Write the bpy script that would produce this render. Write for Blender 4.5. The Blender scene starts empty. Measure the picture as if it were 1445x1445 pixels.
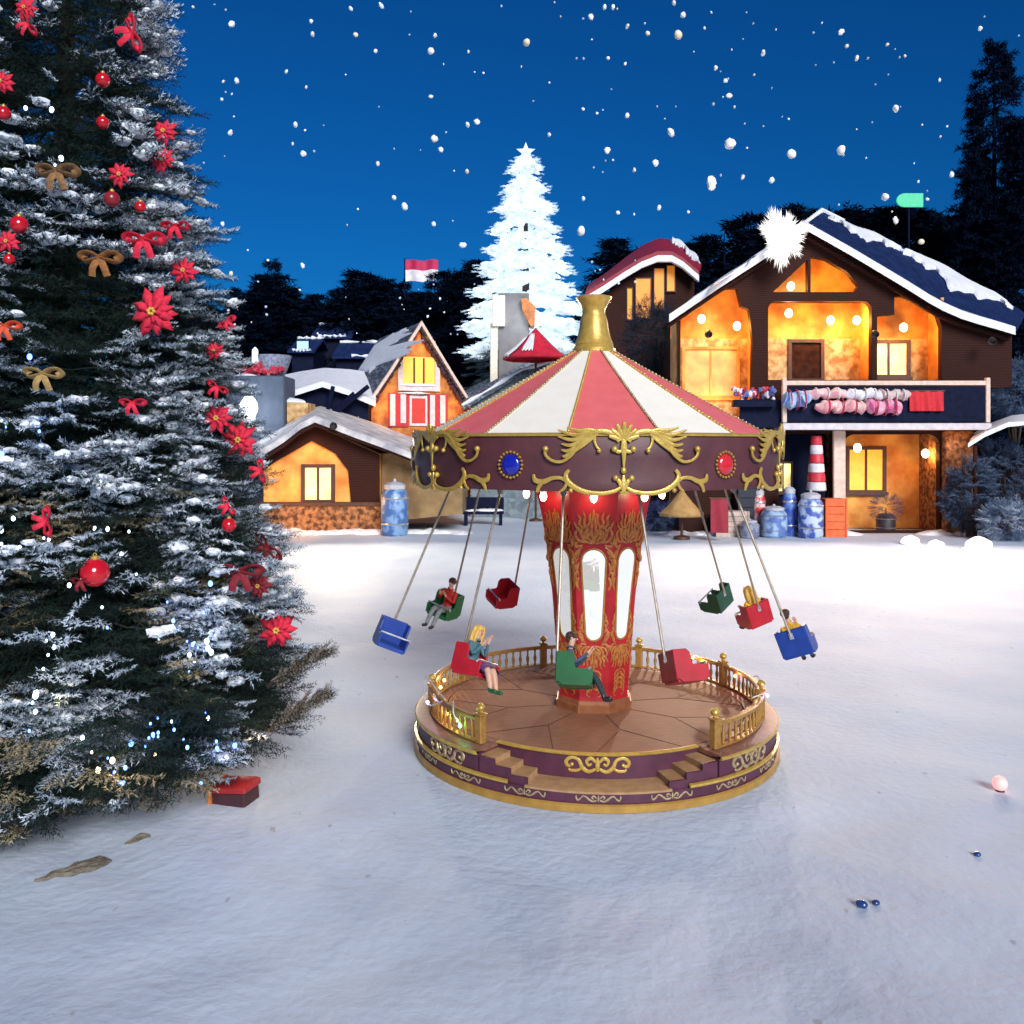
import bpy, bmesh, math, random
import numpy as np
from mathutils import Vector, Matrix, Euler

random.seed(7)
RNG = np.random.default_rng(11)
scene = bpy.context.scene
col = scene.collection
PI = math.pi
rad = math.radians

# ------------------------------------------------------------------ camera numbers
F = 1270.0            # focal length in photo pixels (photo is 1445 px wide)
HZ = 627.0            # horizon row
H = 3.96              # eye height above the snow


def P(px, py, d):
    """real position of something seen at photo pixel px, py standing d metres away"""
    return Vector(((px - 722.5) / F * d, d, H - (py - HZ) / F * d))


# ------------------------------------------------------------------ tagging
def tag(o, label=None, cat=None, group=None, kind=None):
    if label: o['label'] = label
    if cat: o['category'] = cat
    if group: o['group'] = group
    if kind: o['kind'] = kind
    return o


def thing(name, label, cat, loc=(0, 0, 0), rot=(0, 0, 0), group=None):
    o = bpy.data.objects.new(name, None)
    o.empty_display_size = 0.2
    col.objects.link(o)
    o.location = loc
    o.rotation_euler = rot
    return tag(o, label, cat, group)


def world_loc(o):
    v = Vector((0, 0, 0))
    while o is not None:
        v += Vector(o.location)
        o = o.parent
    return v


# ------------------------------------------------------------------ materials
def _mix(nt, c1, c2, fac):
    m = nt.nodes.new('ShaderNodeMix'); m.data_type = 'RGBA'
    if isinstance(c1, tuple): m.inputs[6].default_value = (*c1, 1)
    else: nt.links.new(c1, m.inputs[6])
    if isinstance(c2, tuple): m.inputs[7].default_value = (*c2, 1)
    else: nt.links.new(c2, m.inputs[7])
    nt.links.new(fac, m.inputs[0])
    return m.outputs[2]


MATS = {}


def mat(name, c, c2=None, rough=0.6, metal=0.0, scale=6.0, bump=0.0, bscale=None, kind='noise',
        contrast=(0.35, 0.65), spec=0.5, coat=0.0, emis=None, estr=0.0, stretch=(1, 1, 1), sss=0.0, evar=0.0):
    if name in MATS: return MATS[name]
    m = bpy.data.materials.new(name); m.use_nodes = True
    nt = m.node_tree; b = nt.nodes['Principled BSDF']
    b.inputs['Roughness'].default_value = rough
    b.inputs['Metallic'].default_value = metal
    b.inputs['Specular IOR Level'].default_value = spec
    b.inputs['Coat Weight'].default_value = coat
    b.inputs['Coat Roughness'].default_value = 0.15
    if c2 is None: c2 = tuple(min(1, x * 0.78) for x in c)
    tc = nt.nodes.new('ShaderNodeTexCoord')
    mp = nt.nodes.new('ShaderNodeMapping'); mp.inputs['Scale'].default_value = stretch
    nt.links.new(tc.outputs['Object'], mp.inputs[0])
    if kind == 'noise':
        t = nt.nodes.new('ShaderNodeTexNoise'); t.inputs['Scale'].default_value = scale
        t.inputs['Detail'].default_value = 6; out = t.outputs['Fac']
    elif kind == 'voronoi':
        t = nt.nodes.new('ShaderNodeTexVoronoi'); t.inputs['Scale'].default_value = scale
        out = t.outputs['Color']
    elif kind == 'wave':
        t = nt.nodes.new('ShaderNodeTexWave'); t.inputs['Scale'].default_value = scale
        t.inputs['Distortion'].default_value = 3.0; t.inputs['Detail'].default_value = 3
        t.bands_direction = 'Z'; out = t.outputs['Fac']
    nt.links.new(mp.outputs[0], t.inputs['Vector'])
    r = nt.nodes.new('ShaderNodeMapRange')
    r.inputs[1].default_value, r.inputs[2].default_value = contrast
    if kind == 'voronoi':
        s = nt.nodes.new('ShaderNodeSeparateColor'); nt.links.new(out, s.inputs[0]); out = s.outputs[0]
        r.inputs[1].default_value, r.inputs[2].default_value = 0.0, 1.0
    nt.links.new(out, r.inputs[0])
    cc = _mix(nt, c, c2, r.outputs[0])
    nt.links.new(cc, b.inputs['Base Color'])
    if bump:
        n2 = nt.nodes.new('ShaderNodeTexNoise' if kind != 'voronoi' else 'ShaderNodeTexVoronoi')
        n2.inputs['Scale'].default_value = bscale or scale * 3
        if kind == 'voronoi': n2.feature = 'DISTANCE_TO_EDGE'
        nt.links.new(mp.outputs[0], n2.inputs['Vector'])
        bp = nt.nodes.new('ShaderNodeBump'); bp.inputs['Strength'].default_value = bump
        bp.inputs['Distance'].default_value = 0.05
        nt.links.new(n2.outputs[0], bp.inputs['Height'])
        nt.links.new(bp.outputs[0], b.inputs['Normal'])
    if emis:
        b.inputs['Emission Color'].default_value = (*emis, 1)
        if evar:
            nt.links.new(_mix(nt, emis, tuple(x * evar for x in emis), r.outputs[0]), b.inputs['Emission Color'])
        b.inputs['Emission Strength'].default_value = estr
    if sss:
        b.inputs['Subsurface Weight'].default_value = sss
        b.inputs['Subsurface Radius'].default_value = (0.02, 0.01, 0.006)
    MATS[name] = m
    return m


# ------------------------------------------------------------------ mesh builder
class MB:
    def __init__(self):
        self.v = []; self.f = []; self.m = []; self.cur = 0

    def add(self, vs, fs):
        n = len(self.v)
        self.v.extend(tuple(x) for x in vs)
        for f in fs:
            self.f.append(tuple(i + n for i in f)); self.m.append(self.cur)
        return self

    def box(self, x0, x1, y0, y1, z0, z1, M=None):
        vs = [Vector(p) for p in ((x0, y0, z0), (x1, y0, z0), (x1, y1, z0), (x0, y1, z0),
                                  (x0, y0, z1), (x1, y0, z1), (x1, y1, z1), (x0, y1, z1))]
        if M is not None: vs = [M @ p for p in vs]
        return self.add(vs, [(0, 3, 2, 1), (4, 5, 6, 7), (0, 1, 5, 4), (1, 2, 6, 5), (2, 3, 7, 6), (3, 0, 4, 7)])

    def cbox(self, x0, x1, y0, y1, z0, z1, b=0.02, M=None):
        """box with chamfered vertical and top edges"""
        rings = [(z0, 0), (z1 - b, 0), (z1, b)]
        vs = []; fs = []
        for z, ins in rings:
            a0, a1, c0, c1 = x0 + ins, x1 - ins, y0 + ins, y1 - ins
            vs += [(a0 + b, c0, z), (a1 - b, c0, z), (a1, c0 + b, z), (a1, c1 - b, z),
                   (a1 - b, c1, z), (a0 + b, c1, z), (a0, c1 - b, z), (a0, c0 + b, z)]
        for k in range(2):
            for i in range(8):
                j = (i + 1) % 8
                fs.append((k * 8 + i, k * 8 + j, k * 8 + 8 + j, k * 8 + 8 + i))
        fs.append(tuple(range(16, 24))); fs.append(tuple(reversed(range(8))))
        vs = [Vector(p) for p in vs]
        if M is not None: vs = [M @ p for p in vs]
        return self.add(vs, fs)

    def tube(self, pts, radii, n=8, caps=True, flat=1.0, nrm=None):
        """swept tapered tube; optional flattening along a fixed normal function"""
        pts = [Vector(p) for p in pts]
        if not isinstance(radii, (list, tuple)): radii = [radii] * len(pts)
        vs = []; fs = []; prev = None
        for i, p in enumerate(pts):
            a = pts[max(i - 1, 0)]; b = pts[min(i + 1, len(pts) - 1)]
            t = (b - a)
            t = t.normalized() if t.length > 1e-9 else Vector((0, 0, 1))
            if nrm is not None:
                u = nrm(p)
                u = (u - t * u.dot(t)).normalized()
            elif prev is None:
                u = t.orthogonal().normalized()
            else:
                u = (prev - t * prev.dot(t))
                u = u.normalized() if u.length > 1e-6 else t.orthogonal().normalized()
            prev = u; w = t.cross(u)
            for k in range(n):
                a = 2 * PI * k / n
                vs.append(p + (u * math.cos(a) * flat + w * math.sin(a)) * radii[i])
        for i in range(len(pts) - 1):
            for k in range(n):
                j = (k + 1) % n
                fs.append((i * n + k, i * n + j, (i + 1) * n + j, (i + 1) * n + k))
        if caps:
            fs.append(tuple(reversed(range(n)))); fs.append(tuple(range((len(pts) - 1) * n, len(pts) * n)))
        return self.add(vs, fs)

    def lathe(self, prof, n=64, c=(0, 0), a0=0.0, a1=2 * PI, cap0=False, cap1=False, ends=False, phase=0.0):
        full = abs(a1 - a0 - 2 * PI) < 1e-6
        m = n if full else n + 1
        vs = []; fs = []
        for r, z in prof:
            for k in range(m):
                a = a0 + (a1 - a0) * k / n + phase
                vs.append((c[0] + r * math.cos(a), c[1] + r * math.sin(a), z))
        for i in range(len(prof) - 1):
            for k in range(n):
                j = (k + 1) % m
                fs.append((i * m + k, i * m + j, (i + 1) * m + j, (i + 1) * m + k))
        if cap0 and full: fs.append(tuple(reversed(range(m))))
        if cap1 and full: fs.append(tuple(range((len(prof) - 1) * m, len(prof) * m)))
        if ends and not full:
            fs.append(tuple(i * m for i in range(len(prof))))
            fs.append(tuple(i * m + m - 1 for i in reversed(range(len(prof)))))
        return self.add(vs, fs)

    def ball(self, c, r, seg=12, rings=8, M=None):
        if not isinstance(r, (tuple, list)): r = (r, r, r)
        vs = [(0, 0, -1)]; fs = []
        for i in range(1, rings):
            t = PI * i / rings
            for k in range(seg):
                a = 2 * PI * k / seg
                vs.append((math.sin(t) * math.cos(a), math.sin(t) * math.sin(a), -math.cos(t)))
        vs.append((0, 0, 1))
        for k in range(seg):
            j = (k + 1) % seg
            fs.append((0, 1 + j, 1 + k))
            for i in range(rings - 2):
                fs.append((1 + i * seg + k, 1 + i * seg + j, 1 + (i + 1) * seg + j, 1 + (i + 1) * seg + k))
            fs.append((1 + (rings - 2) * seg + k, 1 + (rings - 2) * seg + j, len(vs) - 1))
        R = M if M is not None else Matrix.Identity(3)
        c = Vector(c)
        vs = [c + R @ Vector((p[0] * r[0], p[1] * r[1], p[2] * r[2])) for p in vs]
        return self.add(vs, fs)

    def lump(self, c, r, seed=0, amp=0.25, seg=14, rings=9, flat_bottom=None):
        """irregular rounded lump"""
        rs = random.Random(seed)
        ph = [rs.uniform(0, 6.28) for _ in range(9)]
        n0 = len(self.v)
        self.ball(c, r, seg, rings)
        c = Vector(c)
        for i in range(n0, len(self.v)):
            p = Vector(self.v[i]) - c
            q = p.normalized() if p.length > 0 else p
            s = 1 + amp * (math.sin(3.1 * q.x + ph[0]) * math.sin(2.7 * q.y + ph[1]) +
                           0.6 * math.sin(5.3 * q.x + ph[2]) * math.cos(4.9 * q.z + ph[3]) +
                           0.5 * math.sin(8.1 * q.y + ph[4]) * math.cos(7.3 * q.x + ph[5]))
            p = p * s
            if flat_bottom is not None and p.z < flat_bottom: p.z = flat_bottom
            self.v[i] = tuple(c + p)
        return self

    def prism(self, poly, y0, y1):
        """polygon in x,z extruded from y0 to y1 (convex or simple)"""
        n = len(poly)
        vs = [(x, y0, z) for x, z in poly] + [(x, y1, z) for x, z in poly]
        fs = [tuple(range(n)), tuple(reversed(range(n, 2 * n)))]
        for i in range(n):
            j = (i + 1) % n
            fs.append((i, n + i, n + j, j))
        return self.add(vs, fs)

    def plate(self, outline, holes, y0, thick):
        """wall in the x,z plane with openings, front face at y0, thickness going back"""
        from mathutils.geometry import delaunay_2d_cdt
        rings = [outline] + list(holes); pts = []; ed = []
        for ring in rings:
            n0 = len(pts); pts += [Vector((x, z)) for x, z in ring]
            ed += [(n0 + i, n0 + (i + 1) % len(ring)) for i in range(len(ring))]
        V2, E2, F2 = delaunay_2d_cdt(pts, ed, [], 0, 1e-5)[:3]

        def inside(p):
            c = False
            for ring in rings:
                for (x0, z0), (x1, z1) in zip(ring, ring[1:] + ring[:1]):
                    if (z0 > p[1]) != (z1 > p[1]) and p[0] < (x1 - x0) * (p[1] - z0) / (z1 - z0) + x0: c = not c
            return c
        F2 = [f for f in F2 if inside(sum((V2[i] for i in f), Vector((0, 0))) / len(f))]
        n = len(V2); cnt = {}
        for f in F2:
            for a, b in zip(f, list(f[1:]) + [f[0]]): cnt[(a, b)] = 1
        fs = [tuple(f) for f in F2] + [tuple(n + i for i in reversed(f)) for f in F2]
        fs += [(b, a, n + a, n + b) for a, b in cnt if (b, a) not in cnt]
        vs = [(v.x, y0, v.y) for v in V2] + [(v.x, y0 + thick, v.y) for v in V2]
        return self.add(vs, fs)

    @staticmethod
    def interp(prof, k):
        i = min(int(k * (len(prof) - 1)), len(prof) - 2); f = k * (len(prof) - 1) - i
        return (prof[i][0] + (prof[i + 1][0] - prof[i][0]) * f, prof[i][1] + (prof[i + 1][1] - prof[i][1]) * f)

    def mesh(self, name, mats, smooth=True, angle=40):
        me = bpy.data.meshes.new(name)
        me.from_pydata([tuple(v) for v in self.v], [], self.f)
        for m in (mats if isinstance(mats, (list, tuple)) else [mats]): me.materials.append(m)
        me.polygons.foreach_set('material_index', self.m)
        me.update()
        bm = bmesh.new(); bm.from_mesh(me); bmesh.ops.recalc_face_normals(bm, faces=bm.faces); bm.to_mesh(me); bm.free()
        if smooth:
            me.shade_smooth(); me.set_sharp_from_angle(angle=rad(angle))
        return me

    def build(self, name, mats, parent=None, smooth=True, angle=40, local=True, loc=None):
        """local=True: coordinates already relative to the parent; False: world coordinates"""
        off = Vector((0, 0, 0))
        if not local and parent is not None: off = world_loc(parent)
        if loc is not None: off = off + Vector(loc)
        if off.length > 0: self.v = [tuple(Vector(v) - off) for v in self.v]
        o = bpy.data.objects.new(name, self.mesh(name, mats, smooth, angle))
        col.objects.link(o)
        if parent is not None: o.parent = parent
        if loc is not None: o.location = loc
        return o


def tri_mesh(name, tris, m):
    """tris: float array (n,3,3)"""
    n = len(tris)
    me = bpy.data.meshes.new(name)
    me.vertices.add(n * 3); me.vertices.foreach_set('co', np.ascontiguousarray(tris, dtype=np.float32).ravel())
    me.loops.add(n * 3); me.loops.foreach_set('vertex_index', np.arange(n * 3, dtype=np.int32))
    me.polygons.add(n); me.polygons.foreach_set('loop_start', np.arange(0, n * 3, 3, dtype=np.int32))
    me.polygons.foreach_set('loop_total', np.full(n, 3, dtype=np.int32))
    me.materials.append(m); me.update(calc_edges=True)
    return me


def tri_obj(name, tris, m, parent=None):
    o = bpy.data.objects.new(name, tri_mesh(name, tris, m)); col.objects.link(o)
    if parent is not None: o.parent = parent
    return o


def copy_tree(o, parent=None):
    c = o.copy(); col.objects.link(c); c.parent = parent
    for ch in list(o.children): copy_tree(ch, c)
    return c


def point_light(name, loc, energy, color, radius=0.1, parent=None):
    l = bpy.data.lights.new(name, 'POINT'); l.energy = energy; l.color = color; l.shadow_soft_size = radius
    o = bpy.data.objects.new(name, l); col.objects.link(o)
    o.location = Vector(loc) - (world_loc(parent) if parent is not None else Vector((0, 0, 0)))
    if parent is not None: o.parent = parent
    return o


def catmull(pts, n=6):
    pts = [Vector(p) for p in pts]; out = []
    for i in range(len(pts) - 1):
        p0 = pts[max(i - 1, 0)]; p1 = pts[i]; p2 = pts[i + 1]; p3 = pts[min(i + 2, len(pts) - 1)]
        for k in range(n):
            t = k / n
            out.append(0.5 * ((2 * p1) + (p2 - p0) * t + (2 * p0 - 5 * p1 + 4 * p2 - p3) * t * t + (3 * p1 - p0 - 3 * p2 + p3) * t ** 3))
    out.append(pts[-1]); return out
# ------------------------------------------------------------------ camera, world, moonlight
cam = bpy.data.cameras.new('camera'); cam.sensor_width = 36; cam.lens = 36 * F / 1445
cam.shift_y = -(722.5 - HZ) / 1445; cam.clip_end = 3000; cam.clip_start = 0.1
co = bpy.data.objects.new('camera', cam); col.objects.link(co)
co.location = (0, 0, H); co.rotation_euler = (PI / 2, 0, 0)
scene.camera = co

w = bpy.data.worlds.new('World'); scene.world = w; w.use_nodes = True
nt = w.node_tree; bg = nt.nodes['Background']
SUN_EL, SUN_AZ = 27.0, 162.0          # degrees; azimuth clockwise from +Y: behind the camera, a little right
sky = nt.nodes.new('ShaderNodeTexSky'); sky.sky_type = 'NISHITA'; sky.sun_disc = False
SKY_EL = 12.0
sky.sun_elevation = rad(SKY_EL)
sky.sun_rotation = rad(SUN_AZ)
sky.altitude = 0; sky.air_density = 1.0; sky.dust_density = 0.3; sky.ozone_density = 4.0
mul = nt.nodes.new('ShaderNodeMix'); mul.data_type = 'RGBA'; mul.blend_type = 'MULTIPLY'; mul.inputs[0].default_value = 1
mul.inputs[7].default_value = (0.03, 0.40, 0.80, 1)
nt.links.new(sky.outputs[0], mul.inputs[6]); nt.links.new(mul.outputs[2], bg.inputs['Color'])
bg.inputs['Strength'].default_value = 0.088

sl = bpy.data.lights.new('moonlight', 'SUN'); sl.energy = 3.8; sl.angle = rad(25); sl.color = (1.0, 0.97, 0.94)
so = bpy.data.objects.new('moonlight', sl); col.objects.link(so)
sd = Vector((math.sin(rad(SUN_AZ)) * math.cos(rad(SUN_EL)), math.cos(rad(SUN_AZ)) * math.cos(rad(SUN_EL)), math.sin(rad(SUN_EL))))
so.rotation_euler = sd.to_track_quat('Z', 'Y').to_euler(); so.location = sd * 60

scene.view_settings.view_transform = 'Standard'; scene.view_settings.look = 'None'
scene.view_settings.exposure = 0.15; scene.view_settings.gamma = 1
scene.cycles.use_denoising = True
scene.cycles.max_bounces = 6
scene.cycles.sample_clamp_indirect = 6


# ------------------------------------------------------------------ snow ground
def snow_z(x, y):
    x = np.asarray(x, float); y = np.asarray(y, float)
    t = np.clip((y - 46) / 40, 0, 1); hill = 7.5 * t * t * (3 - 2 * t)
    t2 = np.clip((y - 85) / 120, 0, 1); hill = hill + 3 * t2
    near = np.clip((y - 3) / 8, 0, 1)
    lump = (0.035 * np.sin(0.55 * x + 1.2 * np.sin(0.31 * y)) * np.sin(0.47 * y + 0.9) +
            0.015 * np.sin(1.7 * x + 0.6 * y) * np.sin(1.3 * y - 0.4 * x + 2.0))
    flat = np.clip((np.hypot(x - 1.09, y - 12) - 2.3) / 1.5, 0, 1)
    flat = flat * np.clip((np.abs(y - 41) - 0.0) / 4, 0, 1)
    drift = 0.05 * np.exp(-((np.hypot(x - 1.09, y - 12) - 2.75) / 0.35) ** 2) * (0.6 + 0.4 * np.sin(5 * np.arctan2(y - 12, x - 1.09)))
    return hill + (lump * 1.6 + 0.018 * np.sin(3.1 * x + 1.4 * np.sin(2.3 * y)) * np.sin(2.7 * y + 1.1 * np.sin(1.9 * x) + 1.0)) * flat + drift * 0.5


def snow_mat():
    m = bpy.data.materials.new('snow'); m.use_nodes = True; nt = m.node_tree; b = nt.nodes['Principled BSDF']
    tc = nt.nodes.new('ShaderNodeTexCoord')
    n1 = nt.nodes.new('ShaderNodeTexNoise'); n1.inputs['Scale'].default_value = 0.5; n1.inputs['Detail'].default_value = 5
    n2 = nt.nodes.new('ShaderNodeTexNoise'); n2.inputs['Scale'].default_value = 9; n2.inputs['Detail'].default_value = 8
    n3 = nt.nodes.new('ShaderNodeTexNoise'); n3.inputs['Scale'].default_value = 120; n3.inputs['Detail'].default_value = 3
    for n in (n1, n2, n3): nt.links.new(tc.outputs['Object'], n.inputs['Vector'])
    r = nt.nodes.new('ShaderNodeMapRange'); r.inputs[1].default_value = 0.35; r.inputs[2].default_value = 0.7
    nt.links.new(n1.outputs[0], r.inputs[0])
    c = _mix(nt, (0.53, 0.605, 0.71), (0.45, 0.53, 0.65), r.outputs[0])
    # sparse dark specks of bark and needles lying in the snow
    v = nt.nodes.new('ShaderNodeTexNoise'); v.inputs['Scale'].default_value = 7; v.inputs['Detail'].default_value = 1
    mp = nt.nodes.new('ShaderNodeMapping'); mp.inputs['Scale'].default_value = (1.0, 0.55, 1); mp.inputs['Rotation'].default_value = (0, 0, 0.5)
    nt.links.new(tc.outputs['Object'], mp.inputs[0]); nt.links.new(mp.outputs[0], v.inputs['Vector'])
    r2 = nt.nodes.new('ShaderNodeMapRange'); r2.inputs[1].default_value = 0.755; r2.inputs[2].default_value = 0.79
    nt.links.new(v.outputs[0], r2.inputs[0])
    c = _mix(nt, c, (0.36, 0.40, 0.46), r2.outputs[0])
    nt.links.new(c, b.inputs['Base Color'])
    b.inputs['Roughness'].default_value = 0.65; b.inputs['Specular IOR Level'].default_value = 0.25
    add = nt.nodes.new('ShaderNodeMath'); add.operation = 'MULTIPLY_ADD'; add.inputs[1].default_value = 0.12
    nt.links.new(n3.outputs[0], add.inputs[0]); nt.links.new(n2.outputs[0], add.inputs[2])
    n4 = nt.nodes.new('ShaderNodeTexNoise'); n4.inputs['Scale'].default_value = 2.4; n4.inputs['Detail'].default_value = 3; n4.inputs['Distortion'].default_value = 0.8
    nt.links.new(tc.outputs['Object'], n4.inputs['Vector'])
    add2 = nt.nodes.new('ShaderNodeMath'); add2.operation = 'MULTIPLY_ADD'; add2.inputs[1].default_value = 0.8
    nt.links.new(n4.outputs[0], add2.inputs[0]); nt.links.new(add.outputs[0], add2.inputs[2])
    bp = nt.nodes.new('ShaderNodeBump'); bp.inputs['Strength'].default_value = 0.27; bp.inputs['Distance'].default_value = 0.07
    nt.links.new(add2.outputs[0], bp.inputs['Height']); nt.links.new(bp.outputs[0], b.inputs['Normal'])
    return m


M_SNOW = snow_mat()
MATS['snow'] = M_SNOW


def build_ground():
    ys = np.concatenate([np.linspace(-12, 2, 24)[:-1], 2 + (np.geomspace(1, 40, 220) - 1) / 39 * 42, np.geomspace(44.6, 900, 90)])
    us = np.linspace(-1, 1, 241)
    V = []
    for y in ys:
        half = 14 + 1.3 * max(y, 0)
        x = us * half
        yy = np.full_like(x, y)
        V.append(np.stack([x, yy, snow_z(x, yy)], 1))
    V = np.concatenate(V); nx = len(us); ny = len(ys)
    idx = np.arange(nx * ny).reshape(ny, nx)
    q = np.stack([idx[:-1, :-1], idx[:-1, 1:], idx[1:, 1:], idx[1:, :-1]], -1).reshape(-1, 4)
    me = bpy.data.meshes.new('snow_ground')
    me.vertices.add(len(V)); me.vertices.foreach_set('co', V.astype(np.float32).ravel())
    me.loops.add(len(q) * 4); me.loops.foreach_set('vertex_index', q.astype(np.int32).ravel())
    me.polygons.add(len(q)); me.polygons.foreach_set('loop_start', np.arange(0, len(q) * 4, 4, dtype=np.int32))
    me.polygons.foreach_set('loop_total', np.full(len(q), 4, dtype=np.int32))
    me.materials.append(M_SNOW); me.update(calc_edges=True); me.shade_smooth()
    o = bpy.data.objects.new('snow_ground', me); col.objects.link(o); o['kind'] = 'structure'


def ground_pt(px, py):
    d = H * F / (py - HZ)
    return (px - 722.5) / F * d, d


def gz(x, y): return float(snow_z(x, y))


build_ground()


def ground_pt(px, py):
    d = H * F / (py - HZ)
    return (px - 722.5) / F * d, d


def gz(x, y): return float(snow_z(x, y))
# ------------------------------------------------------------------ the swing carousel
CX, CY = 1.09, 12.0
GOLD = mat('gold_paint', (0.66, 0.44, 0.10), (0.46, 0.28, 0.05), rough=0.34, metal=0.35, scale=14, contrast=(0.3, 0.75), bump=0.12, bscale=60)
GOLD_D = mat('antique_gold', (0.46, 0.255, 0.06), (0.30, 0.15, 0.035), rough=0.42, metal=0.3, scale=18, contrast=(0.3, 0.75), bump=0.12, bscale=60)
SILVERG = mat('pale_gold', (0.58, 0.46, 0.26), (0.34, 0.25, 0.13), rough=0.4, metal=0.5, scale=20)
MAROON = mat('maroon_paint', (0.105, 0.030, 0.036), (0.075, 0.020, 0.026), rough=0.5, scale=4, bump=0.04, bscale=50)
PLUM = mat('plum_paint', (0.095, 0.024, 0.050), (0.065, 0.016, 0.034), rough=0.5, scale=5, bump=0.04, bscale=50)
RED = mat('red_lacquer', (0.44, 0.011, 0.018), (0.30, 0.008, 0.013), rough=0.42, scale=5, bump=0.05, bscale=70)
ROSE = mat('rose_canvas', (0.80, 0.16, 0.165), (0.74, 0.135, 0.14), rough=0.55, scale=5, bump=0.05, bscale=80)
CREAM = mat('white_canvas', (0.95, 0.90, 0.80), (0.91, 0.85, 0.74), rough=0.55, scale=5, bump=0.05, bscale=80)
TAN = mat('tan_step', (0.42, 0.25, 0.12), (0.33, 0.19, 0.09), rough=0.55, scale=9, bump=0.1, bscale=70)
STEEL = mat('rod_metal', (0.42, 0.35, 0.28), (0.32, 0.26, 0.20), rough=0.4, metal=0.5, scale=20)
SILVER = mat('silver_bar', (0.72, 0.72, 0.74), (0.55, 0.55, 0.58), rough=0.3, metal=0.8, scale=20)


def deck_mat():
    m = bpy.data.materials.new('deck_planks'); m.use_nodes = True; nt = m.node_tree; b = nt.nodes['Principled BSDF']
    tc = nt.nodes.new('ShaderNodeTexCoord')
    mp = nt.nodes.new('ShaderNodeMapping'); mp.inputs['Scale'].default_value = (3, 26, 1); mp.inputs['Rotation'].default_value = (0, 0, 0.2)
    n = nt.nodes.new('ShaderNodeTexNoise'); n.inputs['Scale'].default_value = 2.2; n.inputs['Detail'].default_value = 8
    nt.links.new(tc.outputs['Object'], mp.inputs[0]); nt.links.new(mp.outputs[0], n.inputs['Vector'])
    r = nt.nodes.new('ShaderNodeMapRange'); r.inputs[1].default_value = 0.3; r.inputs[2].default_value = 0.7
    nt.links.new(n.outputs[0], r.inputs[0])
    c = _mix(nt, (0.30, 0.14, 0.075), (0.20, 0.088, 0.046), r.outputs[0])
    nt.links.new(c, b.inputs['Base Color']); b.inputs['Roughness'].default_value = 0.62; b.inputs['Specular IOR Level'].default_value = 0.3
    bp = nt.nodes.new('ShaderNodeBump'); bp.inputs['Strength'].default_value = 0.25; bp.inputs['Distance'].default_value = 0.02
    nt.links.new(n.outputs[0], bp.inputs['Height']); nt.links.new(bp.outputs[0], b.inputs['Normal'])
    return m


DECKM = deck_mat()
car = thing('swing_carousel', 'red and gold swing carousel with a striped canopy standing on the snow', 'carousel', (CX, CY, 0))


def ph(phi):   # angle from the -Y front (degrees, positive to the right) -> math angle
    return rad(phi) - PI / 2


def polar(r, phi, z): return Vector((r * math.sin(rad(phi)), -r * math.cos(rad(phi)), z))


RB = 2.38
# base drum ---------------------------------------------------------------
mb = MB(); mb.lathe([(0.3, 0.0), (RB - 0.03, 0.0), (RB, 0.012), (RB, 0.085), (RB - 0.02, 0.10)], 160)
mb.build('foot_ring', mat('gold_foot', (0.52, 0.30, 0.065), (0.42, 0.23, 0.05), rough=0.45, metal=0.35, scale=8), car)
mb = MB(); mb.lathe([(RB - 0.02, 0.10), (RB - 0.035, 0.105), (RB - 0.035, 0.212)], 160)
mb.build('lower_band', PLUM, car)
NC, NL, NS = -4.0, 20.0, 15.5      # notch centre, landing half angle, stair half angle
nA, nB = NC + NL + NS, NC - NL - NS + 360
RI = 1.97
mb = MB()
mb.lathe([(RB - 0.035, 0.212), (RB - 0.005, 0.222), (RB, 0.236), (RB - 0.005, 0.25), (RB - 0.04, 0.258)], 140, a0=ph(NC + NL + 5), a1=ph(NC - NL - 5 + 360), ends=True)
mb.build('middle_moulding', GOLD, car)
mb = MB()
mb.lathe([(RI, 0.20), (RB - 0.05, 0.20), (RB - 0.05, 0.452), (RI, 0.452)], 140, a0=ph(nA), a1=ph(nB), ends=True)
mb.build('upper_band', PLUM, car)
mb = MB()
mb.lathe([(RB - 0.05, 0.44), (RB - 0.01, 0.45), (RB - 0.005, 0.475), (RB - 0.02, 0.487)], 140, a0=ph(nA), a1=ph(nB), ends=True)
mb.build('top_moulding', GOLD, car)
mb = MB()
mb.lathe([(RB - 0.02, 0.485), (RB - 0.05, 0.497), (2.06, 0.499), (2.05, 0.512), (RI - 0.01, 0.512), (RI - 0.02, 0.40)], 140, a0=ph(nA), a1=ph(nB), ends=True)
mb.build('rail_ledge', mat('ledge_wood', (0.25, 0.11, 0.07), (0.17, 0.07, 0.045), rough=0.5, scale=12), car)
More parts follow.
